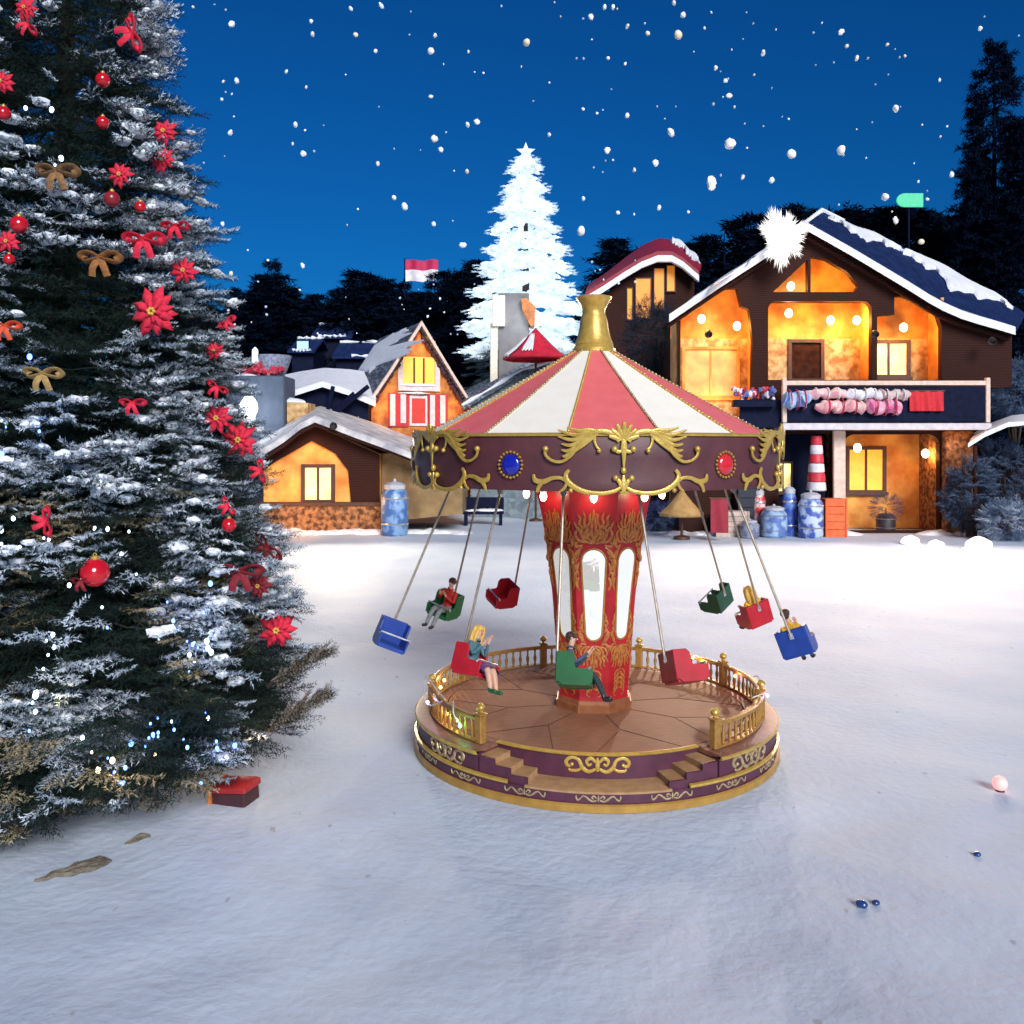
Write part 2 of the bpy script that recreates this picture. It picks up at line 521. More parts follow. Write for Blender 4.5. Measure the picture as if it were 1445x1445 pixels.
# recessed entrance with landing and stairs
mb = MB(); mb.lathe([(RI, 0.20), (RI, 0.485), (RI + 0.015, 0.49)], 60, a0=ph(nB - 360 - 1), a1=ph(nA + 1)); mb.build('entrance_wall', PLUM, car)
mb = MB(); mb.lathe([(RI - 0.02, 0.49), (RI + 0.025, 0.488), (RI + 0.035, 0.50), (RI + 0.02, 0.513), (RI - 0.05, 0.515)], 60, a0=ph(nB - 360), a1=ph(nA)); mb.build('deck_lip', GOLD, car)
mb = MB(); mb.lathe([(RB - 0.035, 0.20), (RB - 0.034, 0.222), (RB - 0.05, 0.228), (RI - 0.01, 0.228)], 50, a0=ph(NC - NL), a1=ph(NC + NL), ends=True)
mb.build('landing', TAN, car)
for s in (-1, 1):
    for k in range(3):
        a = NC + s * (NL + k * NS / 3); b = NC + s * (NL + NS)
        if s < 0: a, b = b, a
        z1 = 0.228 + 0.068 * (k + 1)
        mb = MB()
        mb.lathe([(RI - 0.01, z1 - 0.085), (RB - 0.09 - 0.012 * k, z1 - 0.085), (RB - 0.09 - 0.012 * k, z1), (RI - 0.01, z1)], 14, a0=ph(a), a1=ph(b), ends=True)
        mb.build('stair_step', TAN, car)
    a = NC + s * (NL + 0.3); b = NC + s * (NL + NS)
    mb = MB()      # stringer closing the stair on the outside: stepped outline
    for k in range(3):
        a1_, b1_ = NC + s * (NL + k * NS / 3 - 0.6), NC + s * (NL + (k + 1) * NS / 3 - 0.6)
        if s < 0: a1_, b1_ = b1_, a1_
        mb.lathe([(RB - 0.085, 0.20), (RB - 0.055, 0.20), (RB - 0.055, 0.232 + 0.068 * (k + 1)), (RB - 0.085, 0.232 + 0.068 * (k + 1))], 8, a0=ph(a1_), a1=ph(b1_), ends=True)
    mb.build('stair_stringer', PLUM, car)
# deck with plank grooves
mb = MB(); mb.lathe([(0.2, 0.515), (RI - 0.03, 0.515), (RI - 0.02, 0.47)], 160); deck = mb.build('deck', DECKM, car)
GROOVE = mat('groove_dark', (0.05, 0.022, 0.013), rough=0.7)
mb = MB()
for k in range(8):
    a = 45 * k + 11
    p0, p1 = polar(0.55, a, 0.517), polar(1.15, a, 0.517)
    mb.tube([p0, p1], 0.005, 5, flat=0.4, nrm=lambda p: Vector((0, 0, 1)))
    for t in (-1, 1):
        mb.tube([p1, polar(1.93, a + t * 15, 0.517)], 0.005, 5, flat=0.4, nrm=lambda p: Vector((0, 0, 1)))
mb.build('deck_groove', GROOVE, deck)


# scroll helpers: 2-D strokes laid on a cylinder or on a flat column face ---
def spiral(c, r0, r1, a0, turns, n=18):
    out = []
    for i in range(n + 1):
        t = i / n; r = r0 + (r1 - r0) * t; a = a0 + turns * 2 * PI * t
        out.append((c[0] + r * math.cos(a), c[1] + r * math.sin(a)))
    return out


def smooth2(pts, n=5): return [(p.x, p.y) for p in catmull([(a, b, 0) for a, b in pts], n)]


def on_cyl(mb, pts, radii, R, phi0, z0, lift=0.0, mirror=False, flat=0.6, n=7, lean=0.0):
    q = []
    for x, z in pts:
        if mirror: x = -x
        r = R + lift + lean * max(0, z)
        a = rad(phi0) + x / R
        q.append(Vector((r * math.sin(a), -r * math.cos(a), z0 + z)))
    if not isinstance(radii, (list, tuple)): radii = [radii] * len(q)
    if len(radii) != len(q):
        L = len(radii) - 1
        rr = []
        for i in range(len(q)):
            t = i / (len(q) - 1) * L; k = min(int(t), L - 1); rr.append(radii[k] + (radii[k + 1] - radii[k]) * (t - k))
        radii = rr
    mb.tube(q, radii, n, flat=flat, nrm=lambda p: Vector((p.x, p.y, 0)).normalized())


def cyl_ball(mb, x, z, r, R, phi0, z0, lift=0.0, mirror=False, sz=1.0):
    if mirror: x = -x
    a = rad(phi0) + x / R
    mb.ball(((R + lift) * math.sin(a), -(R + lift) * math.cos(a), z0 + z), (r, r, r * sz), 10, 7)


# scroll work on the base
def base_scroll(mb, R, phi, z, s, fleur=True):
    for m in (False, True):
        on_cyl(mb, smooth2([(0.02, -0.045), (0.10, -0.075), (0.17, -0.03), (0.21, 0.05), (0.29, 0.075), (0.35, 0.03), (0.33, -0.02), (0.285, -0.005)]), [0.012 * s, 0.020 * s, 0.014 * s, 0.018 * s, 0.012 * s], R, phi, z, 0.006, m)
        on_cyl(mb, smooth2([(0.02, 0.03), (0.07, 0.075), (0.12, 0.045), (0.10, -0.005), (0.065, 0.015)]), [0.012 * s, 0.018 * s, 0.012 * s, 0.010 * s], R, phi, z, 0.008, m)
        on_cyl(mb, smooth2([(0.16, -0.02), (0.22, -0.065), (0.30, -0.07), (0.32, -0.05)]), [0.010 * s, 0.014 * s, 0.008 * s], R, phi, z, 0.006, m)
        cyl_ball(mb, 0.285, -0.002, 0.017 * s, R, phi, z, 0.008, m)
    on_cyl(mb, [(0, -0.07), (0, 0.0), (0, 0.08)], [0.012 * s, 0.022 * s, 0.008 * s], R, phi, z, 0.008)


for k in range(9):
    phi = nA + 14 + k * (nB - nA - 28) / 8
    mb = MB(); base_scroll(mb, RB - 0.05, phi, 0.35, 1.25)
    mb.build('base_scroll', SILVERG, car)
mb = MB(); base_scroll(mb, RI, NC, 0.385, 1.35)
mb.build('entrance_scroll', GOLD, car)
for k in range(18):
    phi = NC + 20 * k
    mb = MB()
    for m in (False, True):
        on_cyl(mb, smooth2([(0.015, -0.02), (0.06, -0.032), (0.10, -0.012), (0.13, 0.012), (0.165, 0.022), (0.20, -0.012), (0.225, -0.022), (0.24, 0.01), (0.235, 0.025)]), [0.009, 0.013, 0.008, 0.011, 0.007], RB - 0.035, phi, 0.158, 0.005, m)
        on_cyl(mb, smooth2([(0.02, 0.0), (0.045, 0.025), (0.07, 0.01), (0.05, -0.008)]), [0.007, 0.01, 0.006], RB - 0.035, phi, 0.158, 0.005, m)
    on_cyl(mb, [(0, -0.03), (0, 0.0), (0, 0.034)], [0.008, 0.014, 0.005], RB - 0.035, phi, 0.158, 0.006)
    mb.build('lower_scroll', SILVERG, car)

# railing ---------------------------------------------------------------
RR = 2.15
posts = [nA + 3.0 + k * (nB - nA - 6.0) / 7 for k in range(8)]
bal = MB(); bal.lathe([(0.016, 0), (0.02, 0.01), (0.014, 0.03), (0.024, 0.09), (0.026, 0.12), (0.013, 0.165), (0.017, 0.175), (0.012, 0.185), (0.02, 0.235), (0.02, 0.245)], 10, cap0=True, cap1=True)
bal_me = bal.mesh('baluster', GOLD_D)
for k in range(7):
    a, b = posts[k] + 1.2, posts[k + 1] - 1.2
    mb = MB(); mb.lathe([(RR - 0.04, 0.765), (RR - 0.042, 0.80), (RR - 0.02, 0.812), (RR + 0.02, 0.812), (RR + 0.042, 0.80), (RR + 0.04, 0.765), (RR - 0.04, 0.765)], 24, a0=ph(a), a1=ph(b), ends=True)
    mb.lathe([(RR - 0.035, 0.512), (RR - 0.035, 0.532), (RR + 0.035, 0.532), (RR + 0.035, 0.512)], 24, a0=ph(a), a1=ph(b), ends=True)
    sec = mb.build('railing', GOLD_D, car)
    for i in range(11):
        o = bpy.data.objects.new('baluster', bal_me); col.objects.link(o); o.parent = sec
        o.location = polar(RR, a + (b - a) * (i + 0.75) / 11.5, 0.525)
for p in posts:
    M = Matrix.Translation(polar(RR, p, 0)) @ Matrix.Rotation(rad(p), 4, 'Z')
    mb = MB(); mb.cbox(-0.048, 0.048, -0.048, 0.048, 0.512, 0.83, 0.01, M)
    mb.cbox(-0.06, 0.06, -0.06, 0.06, 0.832, 0.853, 0.008, M)
    o = mb.build('railing_post', GOLD_D, car)
    mb = MB(); c = polar(RR, p, 0)
    mb.lathe([(0.02, 0.853), (0.03, 0.865), (0.02, 0.875), (0.045, 0.895), (0.055, 0.92), (0.045, 0.945), (0.018, 0.965), (0.0, 0.97)], 14, (c.x, c.y))
    mb.build('finial_ball', GOLD, o)

# column ---------------------------------------------------------------
ROT = -5.2     # a column face looks at the camera
prof = [(0.485, 0.66), (0.475, 0.72), (0.49, 0.85), (0.515, 1.2), (0.545, 1.6), (0.58, 2.0), (0.62, 2.35), (0.665, 2.7), (0.72, 3.0), (0.80, 3.3), (0.85, 3.46), (0.86, 3.7)]


def apo(z):
    for (r0, z0), (r1, z1) in zip(prof, prof[1:]):
        if z0 <= z <= z1: return (r0 + (r1 - r0) * (z - z0) / (z1 - z0)) * math.cos(PI / 8)
    return prof[-1][0] * math.cos(PI / 8)


mb = MB(); mb.lathe(prof, 8, phase=ph(ROT) + PI / 8)
mb.build('column', RED, car, smooth=True, angle=25)
mb = MB(); mb.lathe([(0.53, 0.512), (0.53, 0.60), (0.51, 0.615), (0.50, 0.66), (0.48, 0.665)], 8, phase=ph(ROT) + PI / 8)
mb.build('column_plinth', mat('plinth_bronze', (0.34, 0.13, 0.05), (0.24, 0.08, 0.035), rough=0.45, metal=0.2, scale=9), car, angle=25)
MILK = mat('backlit_mirror', (0.95, 0.95, 0.95), (0.93, 0.93, 0.93), rough=0.03, metal=1.0, emis=(1, 0.985, 0.96), estr=0.52)  # mirror with emission added to whiten it, no lamp behind
DAMASK = mat('damask_gold', (0.56, 0.22, 0.05), (0.36, 0.12, 0.03), rough=0.42, metal=0.25, scale=25)


def facept(x, z, lift, f):
    a = rad(ROT + 45 * f)
    n = Vector((math.sin(a), -math.cos(a), 0)); t = Vector((math.cos(a), math.sin(a), 0))
    return n * (apo(z) + lift) + t * x + Vector((0, 0, z))


WZ0, WZ1, WR0, WR1 = 1.46, 2.62, 0.095, 0.145


def window_ring(grow=0.0, n=14):
    pts = []
    c1 = WZ1 - WR1; c0 = WZ0 + WR0
    for i in range(n + 1):
        a = PI * i / n; pts.append(((WR1 + grow) * math.cos(a), c1 + (WR1 + grow) * math.sin(a)))
    for i in range(1, 6):
        t = i / 6; pts.append((-(WR1 + grow) + (WR1 - WR0) * t, c1 + (c0 - c1) * t))
    for i in range(n + 1):
        a = PI + PI * i / n; pts.append(((WR0 + grow) * math.cos(a), c0 + (WR0 + grow) * math.sin(a)))
    for i in range(1, 6):
        t = i / 6; pts.append(((WR0 + grow) + (WR1 - WR0) * t, c0 + (c1 - c0) * t))
    return pts


def ftube(mb, pts, radii, f, lift=0.006, flat=0.5, n=6):
    q = [facept(x, z, lift, f) for x, z in pts]
    if not isinstance(radii, (list, tuple)): radii = [radii] * len(q)
    if len(radii) != len(q):
        L = len(radii) - 1; rr = []
        for i in range(len(q)):
            t = i / (len(q) - 1) * L; k = min(int(t), L - 1); rr.append(radii[k] + (radii[k + 1] - radii[k]) * (t - k))
        radii = rr
    a = rad(ROT + 45 * f); nn = Vector((math.sin(a), -math.cos(a), 0))
    mb.tube(q, radii, n, flat=flat, nrm=lambda p: nn)


def damask(mb, f, zc, s, flip):
    """leafy flame-like cluster; flip=-1 hangs downwards"""
    def T(pts, m): return [((-x if m else x) * s, zc + flip * z * s) for x, z in pts]
    strokes = [
        [(0.0, 0.0), (0.03, 0.18), (0.02, 0.34), (0.0, 0.52)],
        [(0.02, 0.02), (0.09, 0.10), (0.10, 0.22), (0.06, 0.33), (0.07, 0.44)],
        [(0.03, 0.0), (0.14, 0.05), (0.19, 0.16), (0.15, 0.25), (0.10, 0.22), (0.12, 0.16)],
        [(0.10, 0.02), (0.21, 0.04), (0.27, 0.13), (0.24, 0.21), (0.20, 0.17)],
        [(0.07, 0.20), (0.14, 0.30), (0.13, 0.40), (0.16, 0.48)],
        [(0.14, 0.22), (0.21, 0.30), (0.20, 0.38), (0.24, 0.44)],
        [(0.16, -0.02), (0.25, -0.04), (0.29, 0.04), (0.31, 0.12)],
        [(0.17, -0.05), (0.26, -0.14), (0.27, -0.25), (0.23, -0.22)],
        [(0.22, -0.12), (0.29, -0.20), (0.27, -0.33), (0.30, -0.40)],
        [(0.22, -0.28), (0.25, -0.38), (0.22, -0.48)],
        [(0.03, 0.10), (0.06, 0.15), (0.04, 0.2), (0.015, 0.16)],
        [(0.03, 0.30), (0.06, 0.38), (0.04, 0.46)],
        [(0.05, 0.06), (0.13, 0.11), (0.13, 0.19), (0.09, 0.16)],
        [(0.19, 0.20), (0.25, 0.25), (0.29, 0.33)],
        [(0.24, 0.02), (0.31, 0.0), (0.33, 0.08)],
        [(0.20, -0.10), (0.24, -0.17), (0.22, -0.22)],
        [(0.24, -0.40), (0.28, -0.47), (0.25, -0.56), (0.22, -0.52)],
        [(0.22, -0.50), (0.25, -0.60), (0.21, -0.70)],
        [(0.27, -0.30), (0.31, -0.28), (0.32, -0.22)],
    ]
    for st in strokes:
        for m in (False, True):
            ftube(mb, smooth2(T(st, m), 4), [0.007 * s + 0.005, 0.026 * s, 0.019 * s, 0.005], f)


for f in range(8):
    mb = MB()
    ring = window_ring()
    vs = [facept(x, z, 0.004, f) for x, z in ring]
    n = len(vs)
    vs2 = [facept(x, z, -0.02, f) for x, z in ring]
    mb.add(vs + vs2, [tuple(range(n))] + [(i, n + i, n + (i + 1) % n, (i + 1) % n) for i in range(n)])
    win = mb.build('lit_panel', MILK, car, smooth=False)
    mb = MB(); r = window_ring(0.012); ftube(mb, r + [r[0], r[1]], 0.014, f, 0.004, 0.6)
    mb.build('panel_frame', GOLD_D, win)
    mb = MB(); damask(mb, f, 2.70, 0.86, 1)
    mb.build('upper_damask', DAMASK, car)
    mb = MB(); damask(mb, f, 1.38, 0.62, -1)
    def drop(zs, w):
        for z in zs:
            for m in (1, -1):
                ftube(mb, smooth2([(0, z), (m * w * 0.7, z - 0.02), (m * w, z - 0.08), (m * w * 0.5, z - 0.11)], 4), [0.006, 0.013, 0.004], f)
    drop([1.06, 1.0, 0.94, 0.88, 0.82], 0.09); drop([1.03, 0.96, 0.9], 0.045)
    mb.build('lower_damask', DAMASK, car)

# canopy ---------------------------------------------------------------
RC = 2.40; ZB, ZT = 3.455, 4.06
mb = MB(); mb.lathe([(RC - 0.12, ZB + 0.01), (RC - 0.03, ZB), (RC - 0.02, ZB + 0.03), (RC - 0.03, ZB + 0.1), (RC - 0.02, ZB + 0.35), (RC, ZT - 0.03), (RC - 0.02, ZT)], 160)
mb.build('canopy_rim', MAROON, car)
mb = MB(); mb.lathe([(RC - 0.02, ZT - 0.015), (RC + 0.018, ZT - 0.01), (RC + 0.022, ZT + 0.008), (RC + 0.005, ZT + 0.022), (RC - 0.15, ZT + 0.03)], 160)
mb.build('rim_moulding', GOLD, car)
mb = MB(); mb.lathe([(RC - 0.11, ZB + 0.012), (RC - 0.12, ZB + 0.06), (0.84, ZB + 0.16)], 120)
mb.build('canopy_ceiling', mat('ceiling_cream', (0.55, 0.45, 0.36), rough=0.6), car)
NW = 14; W0 = 0.6
RO, ZO, RA, ZA = 2.27, ZT + 0.012, 0.25, 5.20
for k in range(NW):
    a0 = W0 - 180 / NW + k * 360 / NW; a1 = a0 + 360 / NW
    mb = MB()
    rows = []
    for i in range(9):
        t = i / 8; r = RO + (RA - RO) * t; z = ZO + (ZA - ZO) * (t * 0.94 + 0.06 * t * t)
        rows.append([polar(r, a0 + (a1 - a0) * j / 8, z - 0.03 * r / RO * math.sin(PI * j / 8)) for j in range(9)])
    mb.add([p for r in rows for p in r], [(i * 9 + j, i * 9 + j + 1, (i + 1) * 9 + j + 1, (i + 1) * 9 + j) for i in range(8) for j in range(8)])
    pan = mb.build('canopy_panel', ROSE if k % 2 == 0 else CREAM, car)
    mb = MB()
    line = [polar(RO + (RA - RO) * t, a0, ZO + (ZA - ZO) * (t * 0.94 + 0.06 * t * t) + 0.008) for t in [i / 44 for i in range(45)]]
    mb.tube(line, 0.010, 6)
    for p in line: mb.ball(p + Vector((0, 0, 0.004)), 0.018, 8, 5)
    mb.build('beaded_seam', SILVERG if k % 2 else GOLD, car)
# finial
mb = MB()
mb.lathe([(0.27, 5.17), (0.285, 5.18), (0.285, 5.23), (0.265, 5.25), (0.255, 5.27), (0.262, 5.29), (0.25, 5.31), (0.215, 5.40), (0.19, 5.52), (0.185, 5.60), (0.165, 5.66), (0.15, 5.70),
          (0.155, 5.76), (0.19, 5.83), (0.235, 5.90), (0.24, 5.92), (0.20, 5.93), (0.0, 5.935)], 40)
mb.build('top_finial', GOLD, car)

# gold crests, lower scrolls and jewels on the rim
crests = [2.4 + 60 * k for k in range(6)]
for phi in crests:
    mb = MB(); R = RC; z0 = ZT - 0.02
    for i in range(7):       # shell
        a = rad(90 + (i - 3) * 24); L = 0.20 - 0.012 * abs(i - 3)
        on_cyl(mb, [(0.02 * math.cos(a), -0.04 + 0.02 * math.sin(a)), (0.6 * L * math.cos(a), -0.04 + 0.6 * L * math.sin(a)), (L * math.cos(a), -0.04 + L * math.sin(a))], [0.012, 0.030, 0.020], R, phi, z0, 0.03, lean=0.1)
    on_cyl(mb, [(0, -0.02), (0, -0.12), (0, -0.20), (0, -0.33)], [0.030, 0.040, 0.026, 0.010], R, phi, z0, 0.018)
    for m in (False, True):
        cyl_ball(mb, 0.10, -0.13, 0.036, R, phi, z0, 0.02, m)
        on_cyl(mb, smooth2([(0.0, -0.14), (0.06, -0.16), (0.10, -0.13)]), [0.018, 0.022, 0.02], R, phi, z0, 0.018, m)
        # long arm from the shell outwards, then the acanthus feathers
        on_cyl(mb, smooth2([(0.05, -0.05), (0.13, 0.035), (0.25, 0.06), (0.36, 0.03), (0.47, -0.08), (0.56, -0.20), (0.66, -0.265), (0.76, -0.255), (0.83, -0.20), (0.84, -0.14)], 6), [0.022, 0.028, 0.030, 0.026, 0.022, 0.020, 0.018, 0.016, 0.016, 0.02], R, phi, z0, 0.026, m, lean=0.1)
        cyl_ball(mb, 0.835, -0.13, 0.034, R, phi, z0, 0.022, m)
        for (ex, ez, bx, bz) in ((0.60, 0.10, 0.47, 0.085), (0.70, 0.075, 0.52, 0.04), (0.70, 0.005, 0.54, -0.012), (0.66, -0.075, 0.55, -0.068), (0.66, -0.14, 0.57, -0.125), (0.65, -0.20, 0.60, -0.178)):
            on_cyl(mb, smooth2([(0.26, 0.055), (0.38, (bz + 0.05) * 0.5 + 0.01), (bx, bz - 0.02), (ex, ez)], 5), [0.014, 0.020, 0.024, 0.009], R, phi, z0, 0.022, m, lean=0.12)
        on_cyl(mb, smooth2([(0.30, 0.04), (0.31, -0.04), (0.285, -0.11), (0.25, -0.145), (0.275, -0.16)]), [0.018, 0.016, 0.013, 0.016, 0.018], R, phi, z0, 0.016, m)
        cyl_ball(mb, 0.262, -0.15, 0.026, R, phi, z0, 0.02, m)
    mb.build('rim_crest', GOLD, car)
    mb = MB(); z0 = ZB + 0.015; R = RC - 0.02
    on_cyl(mb, [(0, -0.03), (0, 0.05), (0, 0.12), (0, 0.16)], [0.028, 0.032, 0.024, 0.012], R, phi, z0, 0.022)
    cyl_ball(mb, 0, 0.21, 0.032, R, phi, z0, 0.02, sz=1.3)
    on_cyl(mb, [(0, -0.045), (0, -0.01)], [0.045, 0.055], R, phi, z0, 0.018)
    for m in (False, True):
        cyl_ball(mb, 0.085, 0.13, 0.034, R, phi, z0, 0.02, m)
        on_cyl(mb, smooth2([(0.02, 0.02), (0.045, 0.09), (0.085, 0.13)]), [0.022, 0.024, 0.022], R, phi, z0, 0.02, m)
        on_cyl(mb, smooth2([(0.03, 0.03), (0.10, -0.01), (0.24, -0.035), (0.40, -0.02), (0.52, 0.03), (0.60, 0.10), (0.61, 0.17), (0.575, 0.215)], 6), [0.018, 0.022, 0.024, 0.028, 0.032, 0.034, 0.026, 0.020], R, phi, z0, 0.02, m)
        on_cyl(mb, smooth2([(0.58, 0.07), (0.66, 0.125), (0.76, 0.125), (0.86, 0.085), (0.95, 0.10), (0.97, 0.165)], 5), [0.022, 0.020, 0.024, 0.032, 0.03, 0.014], R, phi, z0, 0.018, m)
        on_cyl(mb, smooth2([(0.86, 0.09), (0.91, 0.03), (0.93, -0.03)], 4), [0.026, 0.024, 0.014], R, phi, z0, 0.018, m)
        cyl_ball(mb, 0.56, -0.005, 0.026, R, phi, z0, 0.02, m)
        on_cyl(mb, smooth2([(0.60, 0.08), (0.63, 0.02), (0.68, -0.02)], 4), [0.02, 0.018, 0.012], R, phi, z0, 0.018, m)
    mb.build('rim_scroll', GOLD, car)
for k in range(6):
    phi = 32.4 + 60 * k
    blue = (k % 2 == 1)
    gm = mat('blue_jewel', (0.012, 0.02, 0.42), (0.01, 0.012, 0.30), rough=0.1, coat=1.0) if blue else mat('red_jewel', (0.62, 0.02, 0.03), (0.5, 0.02, 0.03), rough=0.1, coat=1.0)
    n = polar(1, phi, 0); t = Vector((math.cos(rad(phi)), math.sin(rad(phi)), 0)); c = polar(RC - 0.015, phi, 3.735)
    Mx = Matrix((t, n, Vector((0, 0, 1)))).transposed()
    mb = MB(); mb.ball(c, (0.118, 0.045, 0.118), 20, 12, Mx); g = mb.build('jewel', gm, car)
    mb = MB()
    for i in range(20):
        a = 2 * PI * i / 20
        mb.ball(c + t * 0.142 * math.cos(a) + Vector((0, 0, 0.142 * math.sin(a))) + n * 0.006, 0.018, 8, 6)
    mb.build('jewel_beads', GOLD_D, g)

# lamps under the canopy round the column top
BULB = mat('bulb_lit', (1, 0.9, 0.75), rough=0.3, emis=(1.0, 0.82, 0.55), estr=7.0)
for k in range(8):
    p = polar(0.90, ROT + 45 * k, 3.43)
    mb = MB(); mb.lathe([(0.03, 3.62), (0.045, 3.55), (0.05, 3.36), (0.03, 3.345)], 12, (p.x, p.y))
    s = mb.build('lamp_socket', CREAM, car)
    mb = MB(); mb.ball((p.x, p.y, 3.30), (0.045, 0.045, 0.062), 12, 8); mb.build('lamp_bulb', BULB, s)
    point_light('lamp_glow', Vector((CX, CY, 0)) + polar(0.93, ROT + 45 * k, 3.22), 3.2, (1.0, 0.62, 0.36), 0.03, car)
# ------------------------------------------------------------------ swing chairs and riders
def plastic(name, c): return mat(name, c, tuple(x * 0.8 for x in c), rough=0.38, scale=6, coat=0.0, spec=0.35, bump=0.04, bscale=60)


SEATC = {'blue': plastic('blue_plastic', (0.018, 0.055, 0.30)), 'red': plastic('red_plastic', (0.46, 0.015, 0.028)),
         'green': plastic('green_plastic', (0.016, 0.115, 0.035)), 'dark green': plastic('dark_green_plastic', (0.022, 0.075, 0.04))}


def seat_shell(W=0.50, L=0.50):
    """tub seat: tall back, stepped side wings, low front, open top; forward is +Y"""
    h = W / 2; mb = MB(); t = 0.03
    # side wings: stepped outline in y,z
    def outline(off):
        return [(-0.24 + off, 0.02), (-0.16, -0.04 + off), (0.16, -0.04 + off), (0.25 - off, 0.0), (0.26 - off, 0.185), (0.03, 0.19), (0.005, 0.22), (-0.005, 0.36), (-0.05, 0.41 - off), (-0.24 + off, 0.41 - off)]
    for s in (-1, 1):
        o = outline(0)
        n = len(o)
        x0, x1 = s * h, s * (h - t)
        mb.add([(x0, y, z) for y, z in o] + [(x1, y, z) for y, z in o],
               [tuple(range(n)), tuple(reversed(range(n, 2 * n)))] + [(i, (i + 1) % n, n + (i + 1) % n, n + i) for i in range(n)])
    mb.cbox(-h, h, -0.262, -0.225, 0.0, 0.41, 0.012)       # back
    mb.box(-h + t, h - t, -0.23, 0.235, -0.035, 0.03)      # seat pan
    return mb


SS = 0.75


def make_seat(colour, label):
    t = thing('swing_chair', label, 'swing chair', group='swing chairs hanging round the carousel')
    sh = seat_shell().build('seat_shell', SEATC[colour], t)
    sh.scale = (SS, SS, SS)
    bv = sh.modifiers.new('bevel', 'BEVEL'); bv.width = 0.012; bv.segments = 2
    mb = MB(); mb.tube([(-0.262, 0.19, 0.17), (-0.25, 0.21, 0.205), (0.25, 0.21, 0.205), (0.262, 0.19, 0.17)], 0.016, 8)
    mb.build('lap_bar', SILVER, t).scale = (SS, SS, SS)
    mb = MB(); mb.cbox(-0.035, 0.035, -0.285, -0.26, 0.26, 0.36, 0.008); mb.build('rod_bracket', SILVER, t).scale = (SS, SS, SS)
    return t


def seat_at(colour, px, d, r_a, label, zs=1.50, backview=False):
    X = (px - 722.5) / F * d - CX; Y = d - CY
    th = math.atan2(Y, X); r = math.hypot(X, Y)
    anchor = Vector((math.cos(th) * r_a, math.sin(th) * r_a, 3.50))
    base = Vector((X, Y, zs))
    up = (anchor - base).normalized()
    beta = math.atan2(r - r_a, 3.50 - zs)
    t = make_seat(colour, label)
    t.location = (CX + X, CY + Y, zs); t.rotation_euler = (0, -beta, th)
    L = (anchor - base).length
    mb = MB(); mb.tube([(0, -0.275 * SS, 0.30 * SS), (0, -0.275 * SS, L * 0.5), (0, -0.275 * SS, L + 0.02)], 0.016, 8)
    mb.lathe([(0.03, L - 0.13), (0.04, L - 0.10), (0.04, L + 0.0), (0.02, L + 0.03)], 10, (0, -0.275 * SS), cap0=True, cap1=True)
    mb.build('hanging_rod', STEEL, t)
    return t


seats = {}
seats['blue_front'] = seat_at('blue', 548, 11.2, 1.86, 'empty blue swing chair at far left of the carousel, silver bar towards us', 1.46)
seats['redman'] = seat_at('green', 625, 13.2, 1.86, 'green swing chair carrying the man in the red jacket', 1.48)
seats['red_back'] = seat_at('red', 707, 14.2, 1.86, 'small empty red swing chair behind the left side of the column', 1.48)
seats['girl'] = seat_at('red', 668, 9.85, 1.80, 'red swing chair carrying the blonde woman', 1.44)
seats['greenman'] = seat_at('green', 812, 9.38, 1.84, 'green swing chair in front of the column carrying a man in slate blue', 1.46)
seats['red_right'] = seat_at('red', 968, 9.55, 1.80, 'empty red swing chair in side view above the front right of the deck', 1.46)
seats['blue_right'] = seat_at('blue', 1130, 10.85, 1.86, 'blue swing chair seen from behind at the far right of the carousel', 1.46)
seats['red_yellow'] = seat_at('red', 1066, 12.7, 1.80, 'red swing chair seen from behind beside the blue one at right', 1.46)
seats['dark_green'] = seat_at('dark green', 1012, 13.9, 1.86, 'empty dark green swing chair behind the right of the column', 1.48)
seats['blue_rear'] = seat_at('blue', 856, 14.7, 1.86, 'blue swing chair hidden directly behind the carousel column', 1.48)

# people ---------------------------------------------------------------
SKIN = mat('skin', (0.62, 0.36, 0.25), (0.56, 0.31, 0.21), rough=0.5, scale=20, sss=0.15)
HAIRS = {'brown': mat('brown_hair', (0.055, 0.022, 0.012), (0.03, 0.012, 0.008), rough=0.5, scale=40, bump=0.4, stretch=(1, 1, 0.2)),
         'blonde': mat('blonde_hair', (0.78, 0.48, 0.10), (0.58, 0.32, 0.06), rough=0.45, scale=40, bump=0.4, stretch=(1, 1, 0.2))}


def cloth(name, c): return mat(name, c, tuple(x * 0.72 for x in c), rough=0.75, scale=16, bump=0.25, bscale=30)


